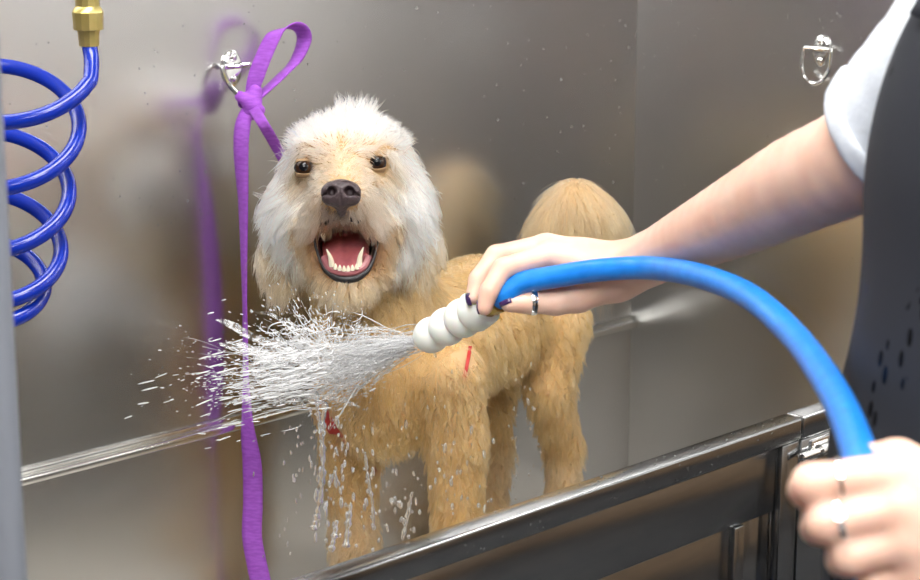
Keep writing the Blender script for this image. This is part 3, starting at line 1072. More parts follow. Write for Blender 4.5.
per.chain([KN['p'], HN(518, 264, -.036), HN(500, 282, -.030), HN(495, 298, -.020)], [.0108, .0088, .0080, .0070], .0035, 'f_pinky')
per.cone(HN(606, 280, .03), HN(578, 296, .030), .0215, .0165, .014, 'thenar')
per.chain([HN(578, 296, .030), HN(556, 302, .032), HN(530, 302, .036), HN(509, 304, .040)], [.0155, .0128, .0112, .0088], .006, 'thumb')
# left arm (near the camera) and left hand closed on the hose
shL = T(-.005, .17, 1.37)
elb = np.array([-.925, -1.43, 1.13])
wl = NL(1006, 548, .012)
per.chain([T(-.005, .13, 1.37), shL, elb, (elb + wl) / 2 + Z * .003, wl], [.058, .054, .043, .036, .027], .02, 'arm_l')
per.cone(wl, NL(960, 530, .02), .026, .024, .015, 'hand_l')
KL = [NL(893, 474, .028), NL(899, 508, .033), NL(905, 542, .032), NL(915, 574, .026)]
W4 = [NL(985, 522, .022), NL(988, 536, .026), NL(988, 552, .024), NL(988, 566, .016)]
for w_, k_ in zip(W4, KL):
    per.cone(w_, k_, .0175, .0128, .012, 'hand_l')
per.chain([KL[0], NL(812, 484, .022), NL(806, 490, -.006), NL(836, 492, -.022)], [.0125, .0118, .0105, .009], .0035, 'l_index')
per.chain([KL[1], NL(826, 523, .026), NL(818, 527, -.004), NL(848, 527, -.022)], [.0125, .0116, .0104, .009], .0035, 'l_middle')
per.chain([KL[2], NL(852, 556, .026), NL(843, 560, -.004), NL(868, 560, -.022)], [.0122, .0112, .0100, .0088], .0035, 'l_ring')
per.chain([KL[3], NL(876, 588, .020), NL(868, 592, -.004), NL(888, 592, -.020)], [.0110, .0100, .0090, .0078], .0035, 'l_pinky')
per.chain([NL(972, 515, .005), NL(930, 480, -.006), NL(898, 462, -.018), NL(872, 458, -.030)], [.020, .0150, .0125, .0095], .008, 'l_thumb')

lo, hi = per.bounds(.02)
# coarse away from the arms, fine on them: one connected lattice at 3 mm
pv, pf = polygonise(per, lo, hi, .0030)
pv = smooth_verts(pv, pf, 2, .45)
person = empty('person', tuple(T(0, 0, 0)))
tag(person, 'person in black apron and pale short sleeved shirt rinsing the dog with a hose', 'person')
pbody = mesh_obj('body', pv, pf, M['skin'], person)


def cloth(name, offs, clip, m, vox=.006, shell=.003, it=2):
    """an even shell around the body: offs = distance from skin, clip(X) < 0 keeps"""
    tors = SDF(); tors.prims = [p_ for p_ in per.prims if p_[6] in ('torso', 'arm', 'arm_l', 'leg', 'neck')]

    def fn(X):
        d = tors(X)
        o = offs(X) if callable(offs) else offs
        return np.maximum(d - o, clip(X))
    a, b = tors.bounds(.06)
    v, q = polygonise(fn, a, b, vox)
    return mesh_obj(name, smooth_verts(v, q, it, .4), q, m, person)


# shirt: torso plus short sleeves
upR, upL = unit(P(868, 150, 1.50) - shR), unit(elb - shL)
cuffR = P(851, 163, 1.527)
cuffR = shR + upR * np.dot(P(878, 140, 1.49) - shR, upR)
cuffL = shL + upL * .17
tilt = unit(upR + .25 * RIGHT * -1)


def shirt_clip(X):
    f_ = (X - TC) @ FACE; l_ = (X - TC) @ LEFT
    c = np.maximum(X[:, 2] - 1.47, .86 - X[:, 2])
    armR = np.where((l_ < -.10) & ((X - shR) @ upR > -.02), (X - cuffR) @ tilt, -9)
    armL = np.where((l_ > .10) & ((X - shL) @ upL > -.02), (X - cuffL) @ upL, -9)
    return np.maximum(c, np.maximum(armR, armL))


def shirt_off(X):
    t = np.clip((X - shR) @ upR / .14, 0, 1)
    return .007 + .004 * t + .0010 * np.sin((X @ upR) * 210) * t


cloth('shirt', shirt_off, shirt_clip, M['shirt'], .0045, .0045)
# cuff hem band on the right sleeve
cloth('sleeve_hem', lambda X: .0128, lambda X: np.maximum(np.abs((X - cuffR) @ tilt + .010) - .010, np.where(((X - TC) @ LEFT < -.08) & ((X - shR) @ upR > 0), -1., 1.)), M['shirt'], .0035, .0035)


# apron: bib and skirt wrapped round the front
def apron_clip(X):
    f_ = (X - TC) @ FACE; l_ = (X - TC) @ LEFT
    back = -.035 - f_                                  # keep the front
    bib = np.abs(l_) - np.where(X[:, 2] > 1.2, .190 - (X[:, 2] - 1.2) * .12, 9.)
    tors = np.maximum(X[:, 2] - 1.44, .52 - X[:, 2])
    return np.maximum(np.maximum(back, bib), tors)


tor2 = SDF()
tor2.ell(T(.020, -.012, 1.27), BAX, (.138, .186, .235), .05, '')
tor2.ell(T(.022, -.014, 1.05), BAX, (.152, .205, .235), .05, '')
tor2.cone(T(.01, -.03, .97), T(.02, -.03, .5), .160, .20, .05, '')
tor2.cone(T(.01, .03, .97), T(.02, .03, .5), .160, .20, .05, '')


def apron_fn(X):
    ang = np.arctan2((X - TC) @ LEFT, (X - TC) @ FACE)
    d = tor2(X) + .0035 * np.sin(ang * 11) * np.clip((1.25 - X[:, 2]) / .3, 0, 1)
    return np.maximum(d, apron_clip(X))


a, b = tor2.bounds(.03)
av, af = polygonise(apron_fn, a, b, .005)
mesh_obj('apron', smooth_verts(av, af, 2, .4), af, M['apron'], person)
for sg in (-1, 1):
    st = catmull([T(.118, .10 * sg, 1.40), T(.085, .085 * sg, 1.455), T(.0, .065 * sg, 1.475), T(-.075, .035 * sg, 1.45)], 8)
    rv, rf = ribbon(st, np.full(len(st), .026), np.tile(LEFT, (len(st), 1)), .003)
    mesh_obj('apron_strap', rv, rf, M['apron'], person)
# trousers, shoes, hair
legs = SDF(); legs.prims = [p_ for p_ in per.prims if p_[6] in ('torso', 'leg')]


def tr_fn(X):
    d = legs(X)
    return np.maximum(d - .010, np.maximum(X[:, 2] - .95, .075 - X[:, 2]))


a, b = legs.bounds(.03); b[2] = 1.0
tv, tf = polygonise(tr_fn, a, b, .006)
mesh_obj('trousers', smooth_verts(tv, tf, 1, .4), tf, M['trouser'], person)
for sg in (-1, 1):
    sh = SDF()
    sh.chain([T(-.035, .09 * sg, .052), T(.10, .10 * sg, .046), T(.155, .105 * sg, .042)], [.046, .044, .034], .02, '')
    fn = lambda X, sh=sh: np.maximum(sh(X), .002 - X[:, 2])
    a, b = sh.bounds(.02)
    v_, f_ = polygonise(fn, a, b, .005)
    mesh_obj('shoe', smooth_verts(v_, f_, 1, .4), f_, M['shoe'], person)
hr = SDF()
hr.ell(hd - FACE * .012 + Z * .012, BAX, (.100, .085, .118), .02, '')
hr.cone(hd - FACE * .085 + Z * .03, hd - FACE * .12 - Z * .10, .042, .022, .02, '')
hr.ell(hd + FACE * .075 - Z * .055, BAX, (.075, .070, .100), .015, '', True)
a, b = hr.bounds(.02)
v_, f_ = polygonise(hr, a, b, .005)
mesh_obj('hair', smooth_verts(v_, f_, 1, .4), f_, M['hairb'], person)
for sg in (-1, 1):
    c = hd + FACE * .079 + LEFT * .031 * sg + Z * .012
    MB().lathe(c - FACE * .011, FACE, [(.011 - .011 * math.cos(t), .011 * math.sin(t)) for t in np.linspace(.02, math.pi - .02, 12)], 16).build('eye', mat('eye_white', (.8, .8, .78), .1), person)


# nails and rings
def nail(c, nrm, along, w=.0050, l=.0066, m=None):
    nrm = unit(nrm); along = unit(along - nrm * np.dot(along, nrm)); s_ = np.cross(along, nrm)
    V, Fq = [], []
    for i, y in enumerate(np.linspace(-1, 1, 7)):
        for j, x in enumerate(np.linspace(-1, 1, 7)):
            ww = w * (1 - .28 * max(0, y) ** 2 - .12 * max(0, -y) ** 2)
            V.append(c + along * l * y + s_ * ww * x - nrm * (.0022 * x * x + .0012 * y * y))
    for i in range(6):
        for j in range(6):
            Fq.append((i * 7 + j, i * 7 + j + 1, i * 7 + j + 8, i * 7 + j + 7))
    o = mesh_obj('fingernail', V, Fq, m or M['nail'], person)
    md = o.modifiers.new('thick', 'SOLIDIFY'); md.thickness = .0008
    return o


def surf(p, d, s0=.03):
    """walk from outside along -d to the skin near p"""
    d = unit(d)
    t = np.linspace(s0, -.01, 400)
    X = p + t[:, None] * d
    v = per(X)
    return X[np.argmax(v < 0)] + d * .0004


for tip, prev, d in ((HN(472.5, 298, .030), HN(478, 279, .025), -RIGHT * .8 - FWD * .45 - UP * .15),
                     (HN(509, 304, .040), HN(530, 302, .036), UP * .45 - FWD * .7 - RIGHT * .45)):
    nail(surf(tip + (tip - prev) * .05, d), d, tip - prev)
d = -RIGHT * .9 + FWD * .3 - UP * .1
nail(surf(HN(484.5, 307, .047), d), d, HN(484.5, 308, .047) - HN(489, 291, .047))


def band(c, axis, r, name, tube_r, stone=False):
    axis = unit(axis); h = unit(np.cross(axis, UP)); k_ = np.cross(axis, h)
    pts = [c + r * (math.cos(t) * h + math.sin(t) * k_) for t in np.linspace(0, 2 * math.pi, 40, endpoint=False)]
    o = MB().tube(np.array(pts), tube_r, 8, closed=True).build(name, M['silver'], person)
    return o


rb = HN(533, 302, .0355)
V, Fq = [], []
axr = unit(HN(530, 302, .036) - HN(556, 302, .032)); h = unit(np.cross(axr, UP)); k_ = np.cross(axr, h)
MB().lathe(rb - axr * .0028, axr, [(0, .0113), (0, .0130), (.0014, .0134), (.0042, .0134), (.0056, .0130), (.0056, .0113), (0, .0113)], 40, caps=False).build('ring', M['silver'], person)
# left hand: diamond ring on the middle finger, plain band on the index finger
a0, a1 = KL[1], NL(826, 523, .026)
c1 = a0 + (a1 - a0) * .80
axf = unit(a1 - a0)
MB().lathe(c1 - axf * .0015, axf, [(0, .0119), (0, .0134), (.0030, .0134), (.0030, .0119), (0, .0119)], 40, caps=False).build('ring', M['silver'], person)
top = unit(-FWD * .75 - RIGHT * .1 + UP * .25); top = unit(top - axf * np.dot(top, axf))
gm = MB().lathe(c1 + top * .0128, top, [(0, .0013), (.0016, .0025), (.0024, .0020), (.0025, .0001)], 8)
sd_ = np.cross(top, axf)
gm2 = MB().lathe(c1 + top * .0128, top, [(0, .0018), (.0012, .0027), (.0012, .0022)], 16)
gm.build('ring_stone', M['gem'], person)
gm2.build('ring_setting', M['silver'], person)
for sgn in (-1, 1):
    MB().lathe(c1 + unit(top + sd_ * .5 * sgn) * .0134, unit(top + sd_ * .5 * sgn), [(0, .0018), (.0014, .0022), (.0022, .0016), (.0023, .0001)], 8).build('ring_stone', M['gem'], person)
a0, a1 = KL[0], NL(812, 484, .022)
c2 = a0 + (a1 - a0) * .66; axf = unit(a1 - a0)
MB().lathe(c2 - axf * .0015, axf, [(0, .0121), (0, .0133), (.0022, .0133), (.0022, .0121), (0, .0121)], 40, caps=False).build('ring', M['silver'], person)

# ================================================================== blue wash hose with the white nozzle
M['hose'] = noise_color(mat('blue_rubber_hose', rough=.32), linc(22, 112, 205), linc(36, 128, 220), 60, lo=.3, hi=.7, bump=.06, bscale=300)
M['nozzle'] = noise_color(mat('white_plastic_nozzle', rough=.35, sss=.25), linc(226, 230, 222), linc(236, 238, 232), 20)
M['brass'] = noise_color(mat('brass', rough=.4, metal=1), linc(212, 194, 120), linc(224, 206, 136), 60)
M['brassd'] = noise_color(mat('old_brass', rough=.35, metal=1), linc(140, 120, 70), linc(170, 145, 85), 90)

wh = empty('wash_hose', tuple(P(868, 700, 1.1)[:2]) + (0,))
tag(wh, 'blue wash hose with white ribbed nozzle held in both hands over the gate', 'hose')
nz0, nz1 = HN(487, 305, .018), P(424, 339, 1.95)
nax = unit(nz1 - nz0); nL = np.linalg.norm(nz1 - nz0)
NZS = 1.12
prof = [(0, .0150), (.0015, .0168), (.013, .0182), (.020, .0187), (.025, .0165)]
k = .025
seg = (nL - .025) / 3
for i, rr in enumerate((.0180, .0176, .0166)):
    for t in np.linspace(.02, 1, 10):
        prof.append((k + seg * t, rr * (.76 + .24 * math.sin(math.pi * min(1, t * 1.02)) ** .6)))
    k += seg
prof += [(nL + .001, .0125), (nL - .004, .0108), (nL - .012, .0100)]
MB().lathe(nz0, nax, [(a_, r_ * NZS) for a_, r_ in prof], 40).build('nozzle', M['nozzle'], wh, angle=50)
cp = MB()
cp.lathe(nz0 - nax * .018, nax, [(0, .0120), (.001, .0140), (.010, .0140), (.0112, .0128), (.019, .0128)], 12)
cp.build('coupling', M['brassd'], wh, angle=25)
p0 = nz0 - nax * .016
path = [p0, p0 - nax * .012 + UP * .0005, HN(522, 283, .040), HN(560, 276, .052), HN(600, 270, .070), P(650, 268, 1.795), P(700, 276, 1.70), P(750, 297, 1.60), P(796, 338, 1.48), P(830, 386, 1.34), P(851, 430, 1.21),
        NL(865, 478, 0.0), NL(871, 520, .0), NL(873, 560, .0), NL(873, 600, .002), P(868, 680, 1.09), P(850, 800, 1.10), P(845, 1000, 1.1)]
path = np.array(path)
end = path[-1].copy(); fl1 = np.array([end[0] - .04, end[1] - .02, .10]); fl2 = np.array([end[0] - .10, end[1] - .12, .0145])
path = np.concatenate([path, [end * .5 + fl1 * .5, fl1, fl2, fl2 + np.array([-.2, -.25, 0]), fl2 + np.array([-.5, -.35, 0])]])
hp = catmull(path, 10)
MB().tube(hp, .0112, 24).build('hose', M['hose'], wh)

# ================================================================== coiled hose on the back wall
M['coil'] = mat('blue_coil_hose', linc(14, 46, 158), .22, coat=.3)
ch = empty('coiled_hose', tuple(P(10, 190, 1.95)))
tag(ch, 'shiny blue coiled hose hanging by the steel wall from a brass fitting', 'hose')
DC = 1.93
pts = [P(89, 30, DC), P(89.5, 46, DC), P(91.5, 60, DC - .004)]
for i in range(0, 300):
    th = .35 + i * (2 * math.pi * 4.7 - .35) / 299
    tt = th / (2 * math.pi)
    cx = 14 - 6 * tt if tt > 1 else 14 - 6 * tt
    cx = np.interp(tt, [0, .5, 1, 1.3, 2, 3, 4, 5.2], [22, 14, 6, 3, -4, -8, -14, -20])
    Rp = np.interp(tt, [0, 1, 2, 3, 4, 4.7], [74, 73, 73, 69, 58, 48])
    yc = np.interp(tt, [0, 1, 2, 3, 4, 4.7], [60, 128, 193, 252, 288, 296])
    x = cx + Rp * math.cos(th); y = yc + np.interp(tt, [0, 3, 4.7], [44, 44, 30]) * math.sin(th)
    pts.append(P(x, y, DC - .045 * math.sin(th)))
pts += [P(-26, 322, DC), P(-42, 350, DC + .01), P(-44, 400, DC + .01), P(-44, 450, DC + .01)]
cpth = catmull(np.array(pts), 3)
MB().tube(cpth, .0079, 16).build('hose', M['coil'], ch)
bf = MB()
b0 = P(89, 42, DC); ax_ = np.array([0, 0, 1.0])
bf.lathe(b0, ax_, [(-.004, .0080), (-.004, .0102), (.008, .0108), (.012, .0118), (.0125, .0150), (.030, .0158), (.034, .0140), (.036, .0122), (.060, .0122), (.064, .0140), (.09, .0140)], 12)
bf.build('brass_fitting', M['brass'], ch, angle=25)
MB().lathe(pts[-1] + np.array([0, 0, .01]), (0, 0, -1), [(0, .0085), (0, .0115), (.03, .0120), (.032, .0145), (.05, .0145), (.052, .010)], 12).build('end_fitting', M['brass'], ch, angle=25)
# bracket that carries it, above the frame
br = MB()
bp_ = b0 + ax_ * .09
br.lathe(bp_, ax_, [(0, .012), (.05, .012)], 16)
br.build('pipe_stub', M['brass'], ch)
wall_y = -.0005
MB().lathe(np.array([bp_[0], bp_[1], bp_[2] + .05]), (0, 1, 0), [(-.012, .012), (-bp_[1] - .012, .012), (-bp_[1] - .012, .026), (-bp_[1] - .001, .026)], 20).build('wall_outlet', M['brass'], ch)

# ================================================================== purple leash
M['leash'] = noise_color(mat('purple_webbing', rough=.55), linc(140, 66, 176), linc(158, 84, 196), 90, (1, 1, 4), bump=.5, bscale=700)
ls = empty('leash', tuple(on(246, 100, 1, -.03)))
tag(ls, 'purple ribbon leash knotted to the tie ring and hanging down the steel wall', 'leash')
Lp = lambda px, py, yy: on(px, py, 1, yy)
# standing loop
lpts = [Lp(250, 98, -.034), Lp(255, 80, -.040), Lp(263, 58, -.046), Lp(274, 36, -.050), Lp(288, 26, -.052), Lp(300, 28, -.050), Lp(304, 40, -.046), Lp(296, 60, -.042), Lp(281, 76, -.040), Lp(266, 90, -.038), Lp(253, 102, -.036)]
lp_ = catmull(lpts, 10)
m_ = len(lp_)
sides = []
for i in range(m_):
    t = i / (m_ - 1)
    a = np.interp(t, [0, .3, .45, .6, 1], [.15, .25, .95, .62, .35])
    side = RIGHT * math.cos(a) - FWD * math.sin(a) + UP * .25
    sides.append(side)
wd = np.interp(np.linspace(0, 1, m_), [0, .12, .5, .85, 1], [.013, .019, .0205, .019, .012])
rv, rf = ribbon(lp_, wd, np.array(sides), .0016, .0012)
mesh_obj('loop', rv, rf, M['leash'], ls)
# knot
kn = SDF()
kc = Lp(250, 102, -.036)
kn.chain([kc + UP * .012 + RIGHT * .006, kc + RIGHT * .002, kc - UP * .013 + RIGHT * .001], [.0085, .0105, .0085], .006, '')
kn.cone(kc - RIGHT * .011 + UP * .006 - FWD * .006, kc + RIGHT * .012 - UP * .010 - FWD * .006, .0062, .0062, .005, '')
a, b = kn.bounds(.008)
kv, kf = polygonise(kn, a, b, .0012)
mesh_obj('knot', smooth_verts(kv, kf, 1, .4), kf, M['leash'], ls)
# ring pass: short bight through the D ring
bt = catmull([kc + UP * .002, Lp(244, 96, -.034), Lp(239, 97, -.030), Lp(240, 104, -.026), Lp(247, 106, -.030)], 8)
rv, rf = ribbon(bt, np.full(len(bt), .012), np.tile(UP * .6 + FWD, (len(bt), 1)), .0016)
mesh_obj('bight', rv, rf, M['leash'], ls)
# hanging tail
tp = [Lp(249, 106, -.036), Lp(243, 124, -.040), Lp(241, 150, -.040), Lp(243, 200, -.036), Lp(244, 260, -.032), Lp(245, 320, -.030), Lp(246, 380, -.030), Lp(248, 430, -.034), Lp(252, 462, -.038), Lp(253, 500, -.036), Lp(252, 535, -.036), Lp(256, 560, -.038), Lp(262, 590, -.042), Lp(264, 620, -.04)]
tpp = catmull(tp, 8)
tt = np.linspace(0, 1, len(tpp))
yy = 290 - F_PX * np.array([(p_ - CAM) @ UP / ((p_ - CAM) @ FWD) for p_ in tpp])
ang = np.interp(yy, [100, 150, 200, 250, 300, 380, 420, 455, 470, 540, 600], [.15, .5, .95, 1.15, 1.28, 1.22, .9, .35, .1, .15, .0])
sd = RIGHT[None] * np.cos(ang)[:, None] - FWD[None] * np.sin(ang)[:, None]
rv, rf = ribbon(tpp, np.interp(yy, [100, 125, 300, 445, 470, 580], [.013, .0195, .0230, .0235, .0235, .025]), sd, .0016, .0012)
mesh_obj('tail', rv, rf, M['leash'], ls)
# the lead going to the dog's collar behind its head
tq = catmull([Lp(252, 106, -.038), P(262, 122, 2.13), P(280, 153, 2.17), P(297, 185, 2.19), P(315, 220, 2.195), P(330, 245, 2.17)], 10)
rv, rf = ribbon(tq, np.full(len(tq), .0125), np.tile(RIGHT * .8 + UP * .4 - FWD * .3, (len(tq), 1)), .0016)
mesh_obj('lead', rv, rf, M['leash'], ls)
# ================================================================== water
M['spray'] = mat('white_water', (.95, .96, .97), .2, 0, trans=.08, ior=1.33)
M['run'] = mat('clear_water', (.97, .98, .98), .06, 0, trans=.9, ior=1.33)
M['drop'] = mat('water_drop', (.97, .98, .98), .05, 0, trans=.9, ior=1.33)

M['spray'].node_tree.nodes['Principled BSDF'].inputs['Alpha'].default_value = .5


class Soup:
    def __init__(s):
        s.V, s.F, s.n = [], [], 0

    def drop(s, c, r, d=None, stretch=1.0, n=6, m=5):
        """a small bead, drawn out along d"""
        d = unit(d) if d is not None else np.array([0, 0, 1.0])
        h = np.array([0, 0, 1.0]) if abs(d[2]) < .9 else np.array([1.0, 0, 0])
        u = unit(np.cross(d, h)); w_ = np.cross(d, u)
        V = [c - d * r * stretch]
        for i in range(1, m):
            ph = math.pi * i / m
            for k in range(n):
                t = 2 * math.pi * k / n
                V.append(c - d * r * stretch * math.cos(ph) + r * math.sin(ph) * (math.cos(t) * u + math.sin(t) * w_))
        V.append(c + d * r * stretch)
        b = s.n
        Fq = [(b, b + 1 + (k + 1) % n, b + 1 + k) for k in range(n)]
        for i in range(m - 2):
            for k in range(n):
                k2 = (k + 1) % n
                a0 = b + 1 + i * n
                Fq.append((a0 + k, a0 + k2, a0 + n + k2, a0 + n + k))
        e = b + 1 + (m - 2) * n
        Fq += [(e + k, e + (k + 1) % n, b + len(V) - 1) for k in range(n)]
        s.V += V; s.F += Fq; s.n += len(V)

    def strand(s, pts, rad, n=6):
        V, Fq = tube(np.asarray(pts), rad, n)
        s.F += [tuple(i + s.n for i in f) for f in Fq]
        s.V += list(V); s.n += len(V)

    def build(s, name, m, label, cat):
        o = mesh_obj(name, np.array(s.V), s.F, m, None, True)
        return tag(o, label, cat, kind='stuff')


R_ = np.random.default_rng(5)
lead_ = lambda a, b, t: a + (b - a) * t
tip = nz1 + nax * .002
sp = Soup()
# the core: a flattened cone of jets from the nozzle that breaks on the chest and sheets off to the left
def front(px, py):
    """first point of the dog's coat met along this line of sight, else None"""
    r_ = ray(px, py); t = np.arange(1.85, 2.5, .006)
    v = S(CAM + t[:, None] * r_)
    j = np.argmax(v < .012)
    return CAM + r_ * t[j] if v[j] < .012 else None


for i in range(380):
    a = R_.normal(0, 1)
    py = 366 + 20 * a
    px = 322 + R_.normal(0, 14)
    e = front(px, py)
    if e is None: e = P(px, py, 2.10)
    e = e - FWD * .006
    s0 = tip + RIGHT * R_.normal(0, .0035) + UP * R_.normal(0, .0050)
    t0 = R_.uniform(0, .55); t1 = min(1, t0 + R_.uniform(.18, .55))
    tt_ = np.linspace(t0, t1, 10)
    bow = R_.normal(0, .004)
    pts_ = np.array([lead_(s0, e, t) - UP * (.012 * t * t) + UP * bow * math.sin(t * 7 + i) + FWD * R_.normal(0, .0006) for t in tt_])
    rad = R_.uniform(.0002, .0007) * np.sin(np.linspace(.12, math.pi - .12, 10)) + .00015
    sp.strand(pts_, rad, 5)
for i in range(7000):
    t = R_.beta(1.6, 1.1)
    py = 366 + 22 * R_.normal(); px = 318 + R_.normal(0, 18)
    c = lead_(tip, P(px, py, 2.075), t) - UP * .012 * t * t
    sp.drop(c, R_.uniform(.00018, .00045) * (1 + 1.5 * (R_.random() < .03)), nax * .9 + R_.normal(0, .2, 3), R_.uniform(2, 7), 4, 3)
# the splash: filaments flung up and left off the chest
def fling(n_, src, ang, sang, ln, up_bias, rr):
    for i in range(n_):
        o = src() - FWD * R_.uniform(.002, .02)
        th = math.radians(R_.normal(ang, sang))
        d = -RIGHT * math.cos(th) + UP * math.sin(th) - FWD * R_.normal(.05, .12)
        l_ = ln * R_.uniform(.35, 1.15)
        m_ = 12
        pts_, rad = [], []
        w1, w2, p1, p2 = R_.uniform(.001, .0035), R_.uniform(.0005, .002), R_.random() * 6, R_.random() * 6
        for k in range(m_):
            t = k / (m_ - 1)
            pts_.append(o + d * l_ * t - UP * .06 * (l_ * t) ** 1.6 + UP * (w1 * math.sin(t * 9 + p1)) * t + FWD * w2 * math.sin(t * 7 + p2))
            rad.append(R_.uniform(.55, 1.2) * rr * (1 - .55 * t) * (.6 + .4 * math.sin(t * 16 + p1)))
        k0 = R_.integers(0, 4); k1 = R_.integers(7, m_ + 1)
        sp.strand(np.array(pts_[k0:k1]), np.array(rad[k0:k1]), 5)
        for k in range(R_.integers(2, 6)):
            t = R_.uniform(.6, 1.35)
            c = o + d * l_ * t - UP * .06 * (l_ * t) ** 1.6 + R_.normal(0, .003, 3)
            sp.drop(c, rr * R_.uniform(.4, 1.0), d, R_.uniform(1.2, 4), 5, 4)


chest = lambda: P(R_.normal(318, 14), R_.normal(372, 16), 2.075)
fling(75, chest, 3, 9, .120, 0, .0007)
fling(48, chest, -10, 6, .115, 0, .0007)
upper = lambda: P(R_.normal(322, 12), R_.normal(350, 9), 2.075)
fling(60, upper, 36, 18, .060, 0, .0008)
fling(45, upper, 66, 22, .042, 0, .0007)
fling(26, lambda: P(R_.normal(345, 14), R_.normal(345, 10), 2.06), 95, 30, .035, 0, .0006)
# scattered web between: little arcs
for i in range(110):
    c = P(R_.uniform(265, 350), R_.normal(352, 16), R_.uniform(2.04, 2.09))
    a0 = R_.random() * 6.28; rr_ = R_.uniform(.005, .014); sw = R_.uniform(1.2, 3.0)
    th = np.linspace(a0, a0 + sw, 12)
    sp.strand(c + rr_ * (np.cos(th)[:, None] * RIGHT * 1.4 + np.sin(th)[:, None] * UP * .8) + FWD * .004 * np.sin(th * 2)[:, None], R_.uniform(.0003, .0008, 12), 5)
for i in range(420):
    x = 330 - abs(R_.normal(0, 62)); y = 372 + (330 - x) * .14 + R_.normal(0, 10 + (330 - x) * .12)
    sp.drop(P(x, y, R_.uniform(2.02, 2.10)), R_.uniform(.0004, .0012), -RIGHT - UP * .22 + R_.normal(0, .10, 3), R_.uniform(2, 11), 5, 4)
# thin torn films of water inside the jet
vl = Soup()
for i in range(46):
    a = R_.normal(0, .8); s0 = tip + UP * R_.normal(0, .004) + RIGHT * R_.normal(0, .003)
    e = front(322 + R_.normal(0, 12), 366 + 19 * a)
    if e is None: continue
    e = e - FWD * R_.uniform(.004, .016)
    t0 = R_.uniform(0, .35); t1 = R_.uniform(.6, 1.08)
    tt_ = np.linspace(t0, t1, 16)
    c_ = np.array([lead_(s0, e, t) - UP * .012 * t * t for t in tt_]) + UP * (.0016 * np.sin(tt_ * 15 + i))[:, None]
    sd_ = UP * 1.0 + FWD * R_.normal(0, .5) + RIGHT * .5
    w_ = np.interp(tt_, [0, .4, 1], [.004, .007, .013]) * R_.uniform(.5, 1.1) * np.clip(np.sin((tt_ - t0) / (t1 - t0) * math.pi) * 2.2, .06, 1)
    v_, f_ = ribbon(c_, w_, np.tile(sd_, (16, 1)), .0004, .001)
    vl.F += [tuple(q_ + vl.n for q_ in ff) for ff in f_]; vl.V += list(v_); vl.n += len(v_)
for i in range(22):
    o_ = chest() - FWD * R_.uniform(.0, .02)
    th_ = math.radians(R_.normal(4, 14)); d_ = -RIGHT * math.cos(th_) + UP * math.sin(th_)
    tt_ = np.linspace(0, 1, 16); l_ = R_.uniform(.04, .10)
    c_ = o_ + d_ * l_ * tt_[:, None] - UP * (.5 * (l_ * tt_) ** 2)[:, None] + UP * (.002 * np.sin(tt_ * 9 + i))[:, None]
    w_ = R_.uniform(.004, .010) * np.clip(np.sin(tt_ * math.pi) * 2, .06, 1)
    v_, f_ = ribbon(c_, w_, np.tile(UP + FWD * R_.normal(0, .4), (16, 1)), .0004, .001)
    vl.F += [tuple(q_ + vl.n for q_ in ff) for ff in f_]; vl.V += list(v_); vl.n += len(v_)
fm_ = bpy.data.materials.new('water_film'); fm_.use_nodes = True
nt = fm_.node_tree; pb = nt.nodes['Principled BSDF']
pb.inputs['Base Color'].default_value = (.95, .96, .97, 1); pb.inputs['Roughness'].default_value = .15
tcx = nt.nodes.new('ShaderNodeTexCoord'); nzx = nt.nodes.new('ShaderNodeTexNoise'); nzx.inputs['Scale'].default_value = 160; nzx.inputs['Detail'].default_value = 5
nt.links.new(tcx.outputs['Object'], nzx.inputs['Vector'])
mrx = nt.nodes.new('ShaderNodeMapRange'); mrx.inputs['From Min'].default_value = .38; mrx.inputs['From Max'].default_value = .68; mrx.inputs['To Min'].default_value = .02; mrx.inputs['To Max'].default_value = .42
nt.links.new(nzx.outputs['Fac'], mrx.inputs['Value']); nt.links.new(mrx.outputs[0], pb.inputs['Alpha'])
vl.build('spray_film', fm_, 'thin white films of water in the jet between nozzle and dog chest', 'water')
sp.build('water_spray', M['spray'], 'white water spray bursting from the nozzle onto the wet chest of the dog', 'water')

dr = Soup()
# run-off: lumpy falling streams and beads below the chest
def stream(path, r0, lump):
    p_ = catmull(np.array(path), 14)
    k = np.arange(len(p_))
    ph_ = R_.random() * 6
    rad = r0 * (.62 + .38 * np.sin(k * lump + ph_) * np.sin(k * lump * .37 + 1)) * R_.uniform(.8, 1.15, len(p_))
    rad[:2] *= .4; rad[-3:] *= np.array([1.1, 1.2, .5])
    dr.strand(p_, np.abs(rad) + .0004, 8)


